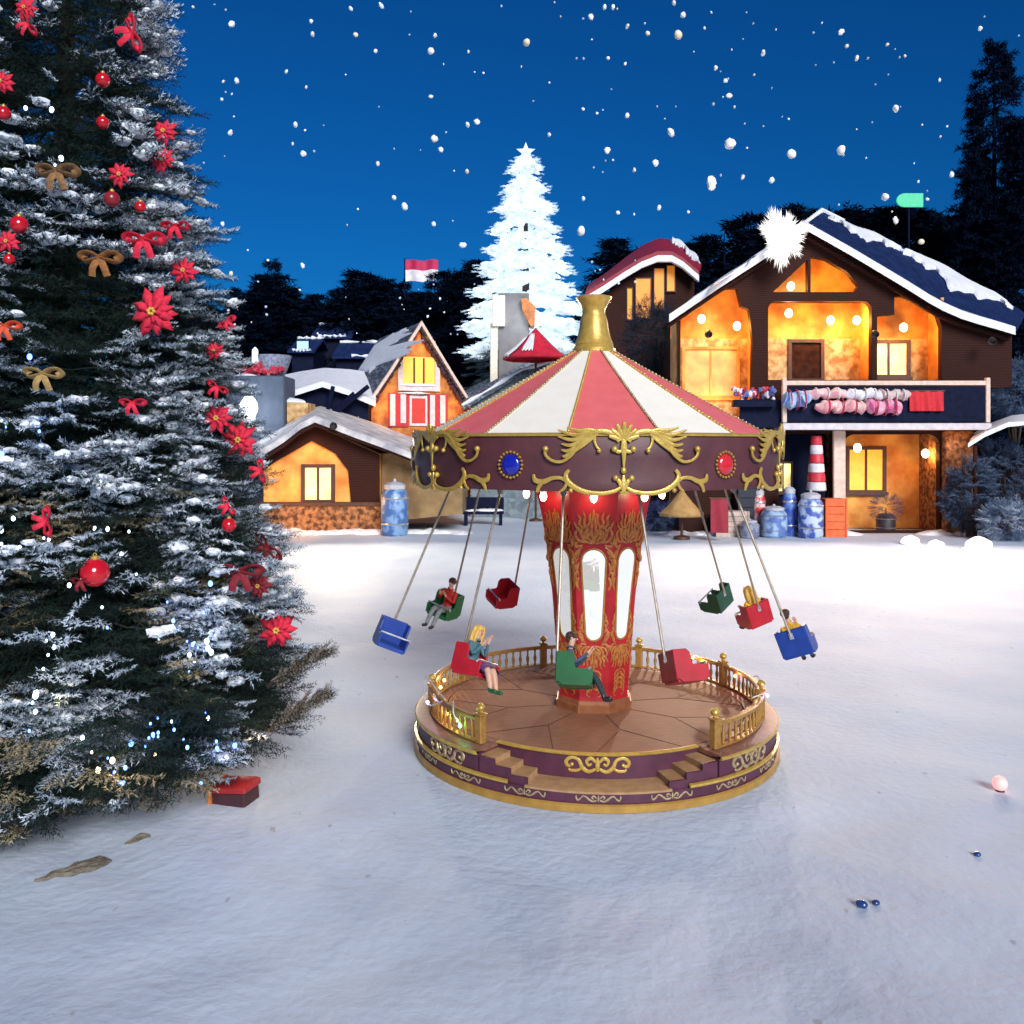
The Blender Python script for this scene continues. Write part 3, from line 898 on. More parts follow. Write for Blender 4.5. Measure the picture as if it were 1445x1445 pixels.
def skin_body(name, joints, bones, mats, region):
    """joints: name -> (pos, radius); bones: list of (a, b); region: bone -> material index"""
    names = list(joints)
    me = bpy.data.meshes.new('tmp')
    me.from_pydata([joints[n][0] for n in names], [(names.index(a), names.index(b)) for a, b in bones], [])
    ob = bpy.data.objects.new('tmp', me); col.objects.link(ob)
    sk = ob.modifiers.new('s', 'SKIN'); sk.use_smooth_shade = True; sk.branch_smoothing = 0.3
    for n, sv in zip(names, me.skin_vertices[0].data):
        r = joints[n][1]
        sv.radius = (r, r) if not isinstance(r, tuple) else r
        sv.use_root = (n == 'pelvis')
    sub = ob.modifiers.new('u', 'SUBSURF'); sub.levels = 2; sub.render_levels = 2
    dg = bpy.context.evaluated_depsgraph_get(); dg.update()
    m2 = bpy.data.meshes.new_from_object(ob.evaluated_get(dg))
    bpy.data.objects.remove(ob); bpy.data.meshes.remove(me)
    m2.name = name
    m2.materials.clear()
    for m in mats: m2.materials.append(m)
    segs = [(Vector(joints[a][0]), Vector(joints[b][0]), region.get((a, b), 0)) for a, b in bones]
    for p in m2.polygons:
        c = p.center; best = 1e9; mi = 0
        for a, b, r in segs:
            ab = b - a; t = max(0, min(1, (c - a).dot(ab) / max(ab.length_squared, 1e-9)))
            dd = (c - a - ab * t).length
            if dd < best: best = dd; mi = r
        p.material_index = mi
    m2.shade_smooth()
    return m2


def rider(label, shirt, legs_m, shoe, hair, seat, skirt=None, hands='clap', turn=0.0, S=0.545, bare_legs=False):
    """seated rider, forward +Y, hips on the seat pan; real proportions scaled by S"""
    st = seats[seat]
    root = thing('person', label, 'person', st.location, st.rotation_euler)
    M = st.rotation_euler.to_matrix()
    root.location = Vector(st.location) + M @ Vector((0, -0.06, 0.06))
    root.scale = (S, S, S)
    J = {'pelvis': ((0, 0, 0.02), 0.125), 'waist': ((0, -0.02, 0.20), 0.115), 'chest': ((0, -0.02, 0.40), 0.135), 'neckb': ((0, -0.01, 0.545), 0.075),
         'neck': ((0, 0.005, 0.62), 0.05), 'head0': ((0, 0.015, 0.70), 0.078), 'head1': ((0, 0.015, 0.795), 0.088), 'crown': ((0, 0.005, 0.85), 0.06)}
    B = [('pelvis', 'waist'), ('waist', 'chest'), ('chest', 'neckb'), ('neckb', 'neck'), ('neck', 'head0'), ('head0', 'head1'), ('head1', 'crown')]
    R = {B[0]: 1, B[1]: 1, B[2]: 1, B[3]: 0, B[4]: 0, B[5]: 0, B[6]: 0}
    poses = {'clap': {-1: ((-0.24, 0.10, 0.27), (-0.10, 0.33, 0.44)), 1: ((0.24, 0.12, 0.27), (0.10, 0.33, 0.46))},
             'cheek': {-1: ((-0.25, 0.12, 0.30), (-0.12, 0.22, 0.55)), 1: ((0.25, 0.16, 0.27), (0.24, 0.34, 0.46))},
             'bar': {-1: ((-0.26, 0.06, 0.26), (-0.18, 0.32, 0.22)), 1: ((0.26, 0.06, 0.26), (0.18, 0.32, 0.22))}}
    for s, n in ((-1, 'l'), (1, 'r')):
        el, wr = poses[hands][s]
        J['sh' + n] = ((s * 0.175, -0.02, 0.485), 0.066); J['el' + n] = (el, 0.046); J['wr' + n] = (wr, 0.032)
        d = (Vector(wr) - Vector(el)).normalized() * 0.6 + Vector((0, 0.15, 0.55)); d.normalize()
        side = Vector((s, 0.1, 0)); side = (side - d * side.dot(d)).normalized()
        pal = Vector(wr) + d * 0.075
        J['pa' + n] = (tuple(pal), (0.036, 0.022))
        B += [('chest', 'sh' + n), ('sh' + n, 'el' + n), ('el' + n, 'wr' + n), ('wr' + n, 'pa' + n)]
        R[('chest', 'sh' + n)] = 1; R[('sh' + n, 'el' + n)] = 1; R[('el' + n, 'wr' + n)] = 1
        curl = Vector((0, 0.6, 0.1))
        for i, (off, ln) in enumerate(((-0.030, 0.075), (-0.010, 0.088), (0.010, 0.083), (0.030, 0.066))):
            b0 = pal + side * off + d * 0.03; b1 = b0 + d * ln * 0.55 + curl * 0.012; b2 = b1 + d * ln * 0.40 + curl * 0.03
            J[f'f{n}{i}a'] = (tuple(b0), 0.0105); J[f'f{n}{i}b'] = (tuple(b1), 0.0100); J[f'f{n}{i}c'] = (tuple(b2), 0.0085)
            B += [('pa' + n, f'f{n}{i}a'), (f'f{n}{i}a', f'f{n}{i}b'), (f'f{n}{i}b', f'f{n}{i}c')]
        t0 = pal - d * 0.03 - side * 0.036; t1 = t0 - side * 0.035 + d * 0.035
        J[f't{n}a'] = (tuple(t0), 0.013); J[f't{n}b'] = (tuple(t1), 0.010)
        B += [('wr' + n, f't{n}a'), (f't{n}a', f't{n}b')]
        J['hi' + n] = ((s * 0.095, 0.05, 0.0), 0.098); J['kn' + n] = ((s * 0.10, 0.46, 0.07), 0.080)
        J['ca' + n] = ((s * 0.10, 0.56, -0.09), 0.070); J['an' + n] = ((s * 0.10, 0.66, -0.31), 0.048)
        J['he' + n] = ((s * 0.10, 0.65, -0.37), 0.050); J['to' + n] = ((s * 0.115, 0.83, -0.35), 0.046)
        B += [('pelvis', 'hi' + n), ('hi' + n, 'kn' + n), ('kn' + n, 'ca' + n), ('ca' + n, 'an' + n), ('an' + n, 'he' + n), ('he' + n, 'to' + n)]
        lg = 0 if bare_legs else 2
        R[('pelvis', 'hi' + n)] = 2; R[('hi' + n, 'kn' + n)] = 2; R[('kn' + n, 'ca' + n)] = lg; R[('ca' + n, 'an' + n)] = lg
        R[('an' + n, 'he' + n)] = 3; R[('he' + n, 'to' + n)] = 3
    for k in J:
        if not isinstance(J[k][1], tuple): pass
    me = skin_body('body', J, B, [SKIN, shirt, legs_m, shoe], R)
    bo = bpy.data.objects.new('body', me); col.objects.link(bo); bo.parent = root
    # face
    hc = Vector((0, 0.015, 0.755))
    mb = MB()
    for s in (-1, 1): mb.ball(hc + Vector((s * 0.034, 0.080, 0.012)), (0.014, 0.009, 0.009), 8, 6)
    mb.build('eye', mat('eye_dark', (0.02, 0.015, 0.012), rough=0.2), root)
    mb = MB(); mb.ball(hc + Vector((0, 0.098, -0.012)), (0.014, 0.018, 0.024), 10, 8)
    for s in (-1, 1): mb.ball(hc + Vector((s * 0.088, 0.0, -0.005)), (0.012, 0.022, 0.034), 8, 6)
    mb.build('nose_and_ears', SKIN, root)
    mb = MB(); mb.ball(hc + Vector((0, 0.080, -0.052)), (0.026, 0.010, 0.008), 10, 6); mb.build('mouth', mat('lips', (0.5, 0.10, 0.09), rough=0.4), root)
    mb = MB()
    mb.lump(hc + Vector((0, -0.022, 0.045)), (0.108, 0.108, 0.092), 3, 0.05, 18, 12)
    if hair == 'blonde':
        for s in (-1, 0, 1):
            mb.tube([hc + Vector((s * 0.07, -0.05, 0.07)), hc + Vector((s * 0.095, -0.06, -0.06)), hc + Vector((s * 0.10, -0.07, -0.20)), hc + Vector((s * 0.09, -0.08, -0.32))], [0.05, 0.065, 0.065, 0.03], 10)
        for s in (-1, 1):
            mb.tube([hc + Vector((s * 0.05, 0.05, 0.11)), hc + Vector((s * 0.095, 0.045, 0.02)), hc + Vector((s * 0.11, 0.02, -0.12)), hc + Vector((s * 0.12, 0.02, -0.24))], [0.03, 0.035, 0.04, 0.02], 8)
    else:
        mb.tube([hc + Vector((-0.075, 0.045, 0.075)), hc + Vector((0, 0.07, 0.088)), hc + Vector((0.075, 0.045, 0.075))], [0.018, 0.022, 0.018], 8)
        mb.lump(hc + Vector((0, -0.06, -0.01)), (0.085, 0.06, 0.08), 5, 0.05)
    mb.build('hair', HAIRS[hair], root)
    if skirt:
        mb = MB(); ring = []
        for i, (y, z, wx, wz) in enumerate(((-0.12, 0.08, 0.17, 0.12), (0.0, 0.06, 0.20, 0.13), (0.18, 0.05, 0.23, 0.12), (0.34, 0.05, 0.26, 0.11), (0.47, 0.04, 0.28, 0.13), (0.54, -0.02, 0.285, 0.14))):
            ring.append([(wx * math.cos(2 * PI * k / 20) * (1 + 0.04 * math.sin(7 * k)), y, z + wz * math.sin(2 * PI * k / 20) * (0.8 if math.sin(2 * PI * k / 20) > 0 else 1.0)) for k in range(20)])
        mb.add([p for r in ring for p in r], [(i * 20 + k, i * 20 + (k + 1) % 20, (i + 1) * 20 + (k + 1) % 20, (i + 1) * 20 + k) for i in range(5) for k in range(20)])
        mb.build('skirt', skirt, root)
    mb = MB()       # collar
    mb.tube([Vector((0.075 * math.cos(a), 0.0 + 0.07 * math.sin(a), 0.575 + 0.012 * math.cos(a))) for a in [2 * PI * k / 14 for k in range(15)]], 0.020, 8)
    mb.build('collar', shirt, root)
    return root


NAVY = cloth('slate_cloth', (0.06, 0.085, 0.15)); GREY = cloth('grey_trousers', (0.20, 0.22, 0.235)); BLACK = mat('black_shoe', (0.012, 0.012, 0.014), rough=0.35)
rider('person in a red jacket and grey trousers raising both hands, riding at left', cloth('red_jacket', (0.50, 0.022, 0.016)), GREY, BLACK, 'brown', 'redman')
rider('blonde person in a teal top and purple skirt, hand at the cheek', cloth('teal_top', (0.075, 0.19, 0.23)), cloth('purple_cloth', (0.12, 0.045, 0.16)), mat('green_shoe', (0.01, 0.10, 0.03), rough=0.4), 'blonde', 'girl',
      skirt=cloth('purple_cloth', (0.12, 0.045, 0.16)), hands='cheek', bare_legs=True)
rider('person with brown hair in a slate blue sweater, seen in profile before the column', NAVY, cloth('dark_trousers', (0.02, 0.03, 0.035)), BLACK, 'brown', 'greenman')
YEL = cloth('yellow_top', (0.75, 0.40, 0.03))
rider('brown haired person in yellow seen from behind above the blue seat', YEL, NAVY, BLACK, 'brown', 'blue_right')
rider('person with fair hair and yellow top behind the red seat at right', YEL, GREY, BLACK, 'blonde', 'red_yellow', hands='bar')

# short strings of little lights tangled on the railing -----------------
WIRE = mat('pale_wire', (0.75, 0.72, 0.66), rough=0.35)


def railing_lights(label, pts, bulbs, seed):
    t = thing('string_lights', label, 'string lights', pts[0])
    mb = MB(); mb.tube(catmull(pts, 8), 0.008, 6); mb.build('wire', WIRE, t, local=False)
    for p, c in bulbs:
        mb = MB(); mb.ball(p, 0.022, 10, 8)
        mb.build('bulb', mat('bulb_%d_%d_%d' % tuple(int(x * 99) for x in c), c, rough=0.3, emis=c, estr=6.0), t, local=False)
        point_light('bulb_glow', Vector(p) + Vector((0, 0, 0.02)), 1.8, c, 0.03, t)


def R3(phi, r, z): return Vector((CX, CY, 0)) + polar(r, phi, z)


YE = (1.0, 0.70, 0.22)
railing_lights('pale wire with a white and violet bulb looped over the left railing post', [R3(-66, 2.10, 0.80), R3(-72, 2.18, 0.92), R3(-80, 2.22, 0.98), R3(-84, 2.24, 0.86), R3(-78, 2.26, 0.74), R3(-70, 2.25, 0.70), R3(-62, 2.2, 0.83)],
               [(R3(-72, 2.26, 0.72), (0.62, 0.45, 1.0)), (R3(-92, 2.05, 0.70), YE), (R3(-100, 2.05, 0.72), YE)], 1)
railing_lights('pale wire with a green bulb on the front left railing', [R3(-58, 2.12, 0.86), R3(-55, 2.19, 0.84), R3(-53, 2.22, 0.74), R3(-50, 2.21, 0.66)],
               [(R3(-50, 2.22, 0.65), (0.12, 1.0, 0.35)), (R3(-58, 2.08, 0.62), YE), (R3(-64, 2.08, 0.64), YE)], 2)
railing_lights('pale wire with a violet bulb on the front right railing', [R3(62, 2.10, 0.86), R3(68, 2.19, 0.86), R3(73, 2.22, 0.80), R3(78, 2.18, 0.83), R3(84, 2.14, 0.92), R3(90, 2.12, 0.86)],
               [(R3(73, 2.23, 0.79), (0.45, 0.30, 1.0)), (R3(104, 2.07, 0.74), (1.0, 0.25, 0.12))], 3)
railing_lights('pale wire with yellow bulbs on the rear right railing', [R3(136, 2.1, 0.84), R3(133, 2.08, 0.90), R3(128, 2.07, 0.82), R3(124, 2.1, 0.86)],
               [(R3(130, 2.08, 0.80), YE), (R3(126, 2.08, 0.74), YE)], 4)
# ------------------------------------------------------------------ conifer foliage made of many small needles
def rot_from(dirs, ups):
    x = dirs / np.linalg.norm(dirs, axis=1, keepdims=True)
    z = ups - x * (ups * x).sum(1, keepdims=True); z /= np.linalg.norm(z, axis=1, keepdims=True)
    y = np.cross(z, x)
    return np.stack([x, y, z], 2)      # columns


def sprig_template(rng, L=0.34, twigs=5, step=0.028, nl=0.055, nw=0.008, per=2):
    tris = []
    lines = [(np.zeros(3), np.array([1, 0, 0.05]), L)]
    for i in range(twigs):
        t = 0.15 + 0.7 * i / twigs; s = 1 if i % 2 else -1
        lines.append((np.array([t * L, 0, 0]), np.array([0.75, s * 0.65, rng.uniform(-0.1, 0.1)]), L * (0.55 - 0.35 * t)))
    for o, d, l in lines:
        d = d / np.linalg.norm(d); n = max(2, int(l / step))
        for k in range(n + 1):
            p = o + d * l * k / n
            for j in range(per):
                q = rng.normal(size=3); q -= d * q.dot(d); q /= np.linalg.norm(q)
                nd = d * 0.75 + q * 0.8; nd /= np.linalg.norm(nd)
                sd = np.cross(nd, rng.normal(size=3)); sd /= np.linalg.norm(sd)
                tip = p + nd * nl * rng.uniform(0.7, 1.2)
                tris.append([p - sd * nw / 2, p + sd * nw / 2, tip])
    return np.array(tris)


def place(templates, pos, dirs, ups, scale, rng):
    """instances of needle templates baked into one triangle array"""
    R = rot_from(dirs, ups); out = []
    which = rng.integers(0, len(templates), len(pos))
    for w_, T in enumerate(templates):
        i = np.where(which == w_)[0]
        if not len(i): continue
        t = T.reshape(-1, 3)
        r = np.einsum('nij,mj->nmi', R[i] * scale[i][:, None, None], t) + pos[i][:, None, :]
        out.append(r.reshape(-1, 3, 3))
    return np.concatenate(out) if out else np.zeros((0, 3, 3))


def pnoise(p, f, seed=0):
    x, y, z = p[:, 0] * f, p[:, 1] * f, p[:, 2] * f
    return (np.sin(x * 1.3 + 1.7 * np.sin(y * 0.9 + seed) + seed) * np.sin(y * 1.1 + 1.3 * np.sin(z * 1.2 + seed * 2)) +
            0.6 * np.sin(z * 2.3 + x * 1.1 + seed * 3) * np.sin(x * 2.1 - y * 1.9 + 1.0) + 0.4 * np.sin(3.9 * z + 2.2 * x) * np.sin(3.3 * y - 2.9 * x))


def lump_template(rng, r=1.0):
    bm = bmesh.new(); bmesh.ops.create_icosphere(bm, subdivisions=2, radius=r)
    ph_ = rng.uniform(0, 6, 4)
    for v in bm.verts:
        s = 1 + 0.25 * math.sin(4 * v.co.x + ph_[0]) * math.sin(4 * v.co.y + ph_[1]) + 0.12 * math.sin(9 * v.co.z + ph_[2] + 5 * v.co.x)
        v.co *= s
        v.co.z *= 0.55
    T = np.array([[tuple(v.co) for v in f.verts] for f in bm.faces]); bm.free()
    return T


rt = np.random.default_rng(5)
SPRIGS = [sprig_template(rt) for _ in range(5)]
FROSTS = [sprig_template(rt, nw=0.013, nl=0.042, per=2, step=0.022) for _ in range(4)]
LUMPS = [lump_template(rt) for _ in range(4)]

NEEDLE = mat('spruce_needles', (0.013, 0.028, 0.020), (0.006, 0.013, 0.012), rough=0.7, spec=0.15, scale=3)
FROST = mat('frosted_needles', (0.58, 0.66, 0.76), (0.22, 0.28, 0.36), rough=0.8, spec=0.2, scale=2.2, contrast=(0.38, 0.62))
SNOWC = mat('clinging_snow', (0.84, 0.87, 0.92), (0.74, 0.79, 0.87), rough=0.7, scale=8, bump=0.3, bscale=30)
BARK = mat('spruce_bark', (0.055, 0.035, 0.022), (0.03, 0.02, 0.014), rough=0.9, scale=9, bump=0.5, stretch=(1, 1, 0.3))

TX, TY = (92 - 722.5) / F * 10.3, 10.3
TPROF = [(0.2, 1.8), (0.7, 2.45), (1.2, 2.60), (1.75, 2.56), (2.9, 2.33), (3.85, 2.07), (5.5, 1.70), (6.6, 1.48), (9.05, 0.95), (12.9, 0.02)]


def tree_r(z):
    zs, rs = zip(*TPROF)
    return np.interp(z, zs, rs)


def tier(z): return 0.92 + 0.09 * (1 - np.mod(z / 0.72 + 0.3, 1.0))


big = thing('christmas_tree', 'huge snow frosted christmas tree hung with red ornaments, standing at left', 'christmas tree', (TX, TY, 0))


def build_big_tree():
    rng = np.random.default_rng(3)
    pos = []; dirs = []; tt = []; zz = []
    br = MB()
    z = 0.42
    while z < 12.6:
        r = float(tree_r(z))
        n = max(4, int(2 * PI * r / (0.36 if z > 1.3 else 0.22)))
        a_off = rng.uniform(0, 6.28)
        for k in range(n):
            a = a_off + 2 * PI * k / n + rng.normal(0, 0.12)
            ca, sa = math.cos(a), math.sin(a)
            back = sa > 0.45 and ca < 0.6       # far side: coarser
            if back and rng.random() < 0.2: continue
            zt = z + rng.normal(0, 0.07)
            L = r * float(tier(zt)) * rng.uniform(0.86, 1.04)
            zb = zt + 0.22 * L
            if k % 3 == 0:
                br.tube([Vector((ca * L * t, sa * L * t, zb - 0.25 * L * t ** 1.4 + 0.04 * L * max(0, t - 0.7))) for t in (0.0, 0.35, 0.7, 0.95)], [0.03, 0.02, 0.012, 0.004], 5)
            nt_ = max(3, int(L * 0.78 / 0.155))
            for i in range(nt_ + 1):
                t = 0.22 + 0.78 * i / nt_
                wmax = (1 - t) * 0.42 * L + 0.07
                for s in ((-1, 0, 1) if t < 0.98 else (0,)):
                    if back and s == 0 and t < .9: continue
                    off = s * wmax * rng.uniform(0.4, 1.0)
                    px_ = ca * L * t - sa * off; py_ = sa * L * t + ca * off
                    pz_ = zb - 0.25 * L * t ** 1.4 + 0.06 * L * max(0, t - 0.7) - abs(off) * 0.15 + rng.normal(0, 0.035)
                    yaw = a + s * rng.uniform(0.3, 0.8)
                    pos.append((px_, py_, pz_)); dirs.append((math.cos(yaw), math.sin(yaw), rng.uniform(-0.25, 0.25))); tt.append(t)
        z += 0.20 + 0.01 * z
    pos = np.array(pos); dirs = np.array(dirs); tt = np.array(tt)
    ups = np.tile([0, 0, 1.0], (len(pos), 1)) + rng.normal(0, 0.25, (len(pos), 3))
    scale = rng.uniform(0.75, 1.2, len(pos))
    green = place(SPRIGS, pos, dirs, ups, scale, rng)
    # frost: clumpy, stronger on the upper face of tips, thinner low down
    vis = (pos[:, 1] < 0.9)
    nz = pnoise(pos, 2.0, 1.0) * 0.75 + pnoise(pos, 5.0, 2.0) * 0.4
    zfac = np.interp(pos[:, 2], [0.5, 2.5, 5, 9], [-0.60, -0.24, 0.04, 0.14])
    side = np.clip(pos[:, 0] / (tree_r(pos[:, 2]) + 0.1), -1, 1)
    score = nz + zfac + (tt - 0.85) * 1.3 + 0.28 * np.clip(side, 0, 1)
    f = vis & (score > 0.16) & (tt > 0.5)
    frost = place(FROSTS, pos[f] + np.array([0, 0, 0.028]), dirs[f], ups[f], scale[f] * 1.0, rng)
    g2 = vis & ~f & (pos[:, 2] < 3.6) & (pnoise(pos, 2.6, 7.0) > 0.62) & (tt > 0.5)  # tan sprigs: warm lit patches low on the tree, painted as colour
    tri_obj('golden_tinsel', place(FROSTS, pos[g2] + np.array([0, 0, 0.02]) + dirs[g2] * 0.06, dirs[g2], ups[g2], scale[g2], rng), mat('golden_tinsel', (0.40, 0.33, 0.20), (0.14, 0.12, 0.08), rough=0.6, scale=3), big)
    s = vis & (score > 0.50) & (tt > 0.7)
    sp = pos[s] + np.array([0, 0, 0.035]) + dirs[s] * 0.12
    snow = place(LUMPS, sp, dirs[s], np.tile([0, 0, 1.0], (len(sp), 1)), rng.uniform(0.035, 0.095, len(sp)), rng)
    tri_obj('crown', green, NEEDLE, big)
    tri_obj('frost', frost, FROST, big)
    so_ = tri_obj('snow_clumps', snow, SNOWC, big)
    mb = MB(); mb.tube([(0, 0, -0.1), (0.02, 0, 3), (0, 0.02, 8), (0, 0, 12.8)], [0.26, 0.2, 0.1, 0.01], 12)
    mb.add(br.v, br.f)
    mb.build('trunk', BARK, big)
    print('tree tris', len(green), len(frost), len(snow))


build_big_tree()


def on_tree(px, py, inset=0.0):
    """first point of the tree's outer surface along the line of sight through a photo pixel"""
    for d in np.arange(6.5, 12, 0.02):
        p = P(px, py, d); r = float(tree_r(max(p.z, 0.3))) * 0.97
        if math.hypot(p.x - TX, p.y - TY) < r: return P(px, py, d + inset)
    return None


REDB = mat('red_bauble', (0.62, 0.008, 0.02), (0.5, 0.006, 0.015), rough=0.12, coat=0.6, scale=4)
REDF = mat('red_velvet', (0.74, 0.02, 0.06), (0.55, 0.012, 0.04), rough=0.8, scale=30, bump=0.3, bscale=60)
WINE = mat('wine_velvet', (0.26, 0.012, 0.022), (0.16, 0.008, 0.014), rough=0.8, scale=30, bump=0.3, bscale=60)
RUST = mat('burlap_bow', (0.30, 0.16, 0.07), (0.20, 0.10, 0.04), rough=0.9, scale=40, bump=0.4, bscale=90)


def bauble(px, py, rp, label, m=None):
    p = on_tree(px, py, -0.24) or P(px, py, 9.7); r = 1.12 * rp / F * p.y
    t = thing('bauble', label, 'bauble', p, group='ornaments on the christmas tree')
    mb = MB(); mb.ball((0, 0, 0), r, 20, 14); mb.build('glass_ball', m or REDB, t)
    mb = MB(); mb.lathe([(r * 0.28, r * 0.92), (r * 0.28, r * 1.15), (0, r * 1.16)], 12)
    mb.tube([(0.0 + 0.12 * r * math.cos(a), 0, r * 1.25 + 0.12 * r * math.sin(a)) for a in [PI * k / 4 for k in range(9)]], r * 0.04, 6)
    mb.build('cap', GOLD, t)


def flower(px, py, rp, label, m=None, stretch=(1, 1), seed=0):
    """layered poinsettia bloom facing the viewer"""
    p = on_tree(px, py, -0.27) or P(px, py, 9.7); r = 1.1 * rp / F * p.y; rs = random.Random(seed + px)
    t = thing('poinsettia', label, 'poinsettia', p, group='ornaments on the christmas tree')
    mb = MB()
    for ring, (n, L, lift) in enumerate(((9, 1.0, 0.0), (8, 0.75, 0.12), (6, 0.45, 0.24))):
        for k in range(n):
            a = 2 * PI * k / n + ring * 0.4 + rs.uniform(-0.15, 0.15); l = r * L * rs.uniform(0.85, 1.1); wd = l * 0.34
            c, s = math.cos(a) * stretch[0], math.sin(a) * stretch[1]
            pts = []
            for tt_, wf, up in ((0.05, 0.3, 0), (0.35, 0.9, 0.10), (0.65, 1.0, 0.08), (1.0, 0.02, -0.08)):
                for e in (-1, 0, 1):
                    pts.append((c * l * tt_ - s * wd * wf * e * 0.6, -lift * r - up * l - (0.05 * l if e == 0 else 0), s * l * tt_ + c * wd * wf * e * 0.6))
            mb.add(pts, [(i * 3 + j, i * 3 + j + 1, i * 3 + j + 4, i * 3 + j + 3) for i in range(3) for j in range(2)])
    o = mb.build('petals', m or REDF, t); sd_ = o.modifiers.new('solid', 'SOLIDIFY'); sd_.thickness = 0.004
    mb = MB()
    for k in range(6): mb.ball((0.1 * r * math.cos(k), -0.33 * r, 0.1 * r * math.sin(k)), 0.07 * r, 8, 6)
    mb.build('flower_centre', mat('stamen', (0.75, 0.45, 0.08), rough=0.6), t)


def bow(px, py, rp, label, m=None, rot=0.0):
    p = on_tree(px, py, -0.27) or P(px, py, 9.7); r = 1.05 * rp / F * p.y
    t = thing('ribbon_bow', label, 'bow', p, (0, rot, 0), group='ornaments on the christmas tree')
    mb = MB()
    for s in (-1, 1):
        loop = [(s * r * x, 0.0 - y * r, r * z) for x, y, z in ((0.05, 0.05, 0), (0.45, 0.15, 0.28), (0.9, 0.1, 0.30), (1.0, 0, 0.05), (0.85, 0.0, -0.18), (0.45, 0.12, -0.12), (0.05, 0.05, 0))]
        mb.tube(catmull(loop, 5), r * 0.30, 8, flat=0.3, nrm=lambda q: Vector((0, 0.2, 1)))
    mb.build('loops', m or REDF, t)
    mb = MB()
    for s in (-1, 1):
        mb.tube(catmull([(0, -0.03, 0), (s * r * 0.3, -0.05, -r * 0.5), (s * r * 0.42, -0.02, -r * 1.0)], 5), r * 0.20, 8, flat=0.25, nrm=lambda q: Vector((0, 1, 0)))
    mb.build('tails', m or REDF, t)
    mb = MB(); mb.lump((0, -0.1 * r, 0), (r * 0.22, r * 0.2, r * 0.2), 2, 0.1); mb.build('knot', m or REDF, t)


flower(36, 12, 15, 'small red bloom at the top left of the frosted tree'); bow(40, 36, 14, 'red ribbon bow at the very top left of the tree', rot=0.9)
bow(188, 48, 22, 'upright red ribbon bow near the top right edge of the tree', rot=1.3)
bauble(145, 113, 9, 'small round red bauble high on the tree, left of the edge snow')
flower(3, 116, 17, 'large red bloom cut by the left edge of the photo'); bauble(5, 160, 9, 'small red bauble at the left edge below the large bloom')
bauble(145, 173, 8, 'small red bauble hanging above the dark gap high in the tree')
flower(232, 186, 18, 'frost covered red bloom on the right edge of the tree, upper of two'); flower(230, 226, 17, 'frost covered red bloom on the right edge of the tree, lower of two')
flower(170, 247, 17, 'round bright red bloom in a dark hollow of the upper tree')
bauble(158, 281, 10, 'dull wine red bauble below the round bloom', mat('wine_glass', (0.3, 0.02, 0.03), rough=0.25)); bauble(198, 292, 7, 'tiny glossy red bauble over a dark hollow')
bow(248, 320, 16, 'flat red bow on the right edge of the tree'); bow(204, 339, 24, 'wide flat red bow with snow beneath it')
bauble(27, 317, 11, 'glossy red bauble with a white highlight, far left of the tree'); flower(11, 341, 16, 'red bloom at far left under the glossy bauble'); bauble(13, 366, 7, 'tiny dark red bauble at far left')
flower(260, 382, 18, 'red bloom on the right edge between two snow tufts')
flower(218, 441, 34, 'largest red bloom of the tree, above the middle'); bow(8, 461, 18, 'orange red bow cut by the left edge of the photo', mat('orange_felt', (0.75, 0.10, 0.03), rough=0.8))
bow(321, 455, 11, 'tiny red bow sticking out of the right edge before the dark wood', rot=-0.6)
flower(303, 495, 13, 'small red bloom at the right edge beside the snowy roof'); bow(307, 547, 13, 'small red bow at the right edge beside the slate chimney', rot=0.5)
bow(188, 569, 15, 'small red bow in the middle of the tree')
flower(307, 590, 21, 'red bloom left of the white lamp, upper of a touching pair'); flower(338, 621, 25, 'red bloom below the white lamp, lower of a touching pair')
bow(368, 664, 14, 'tall red bow hanging in front of the small orange cabin', rot=1.4)
bow(66, 736, 18, 'red bell shaped bow low on the left of the tree', rot=1.5)
bow(322, 714, 12, 'red bow tail left of the small orange cabin', rot=1.0); bauble(323, 741, 9, 'shiny red bauble left of the small orange cabin')
bauble(134, 808, 18, 'largest glossy red bauble, low on the tree'); bow(116, 820, 13, 'wine red bow tucked beside the largest bauble', WINE)
bow(378, 772, 20, 'wine red bow at the right edge above the snow', WINE, rot=0.8); bow(340, 806, 26, 'wide wine red bow on the lower right of the tree', WINE); flower(365, 826, 18, 'wine red bloom on the lower right edge', WINE)
flower(392, 888, 27, 'wine and red bloom sticking out at the lower right of the tree', REDF)
bow(82, 243, 24, 'brown burlap bow high on the tree', RUST); bow(142, 365, 24, 'rust brown burlap bow in the middle left of the tree', mat('rust_burlap', (0.36, 0.15, 0.04), (0.25, 0.10, 0.03), rough=0.9, scale=40, bump=0.4))
bow(62, 528, 22, 'golden tan bow left of the tree middle', mat('gold_burlap', (0.45, 0.29, 0.10), (0.32, 0.20, 0.07), rough=0.8, scale=40, bump=0.4))


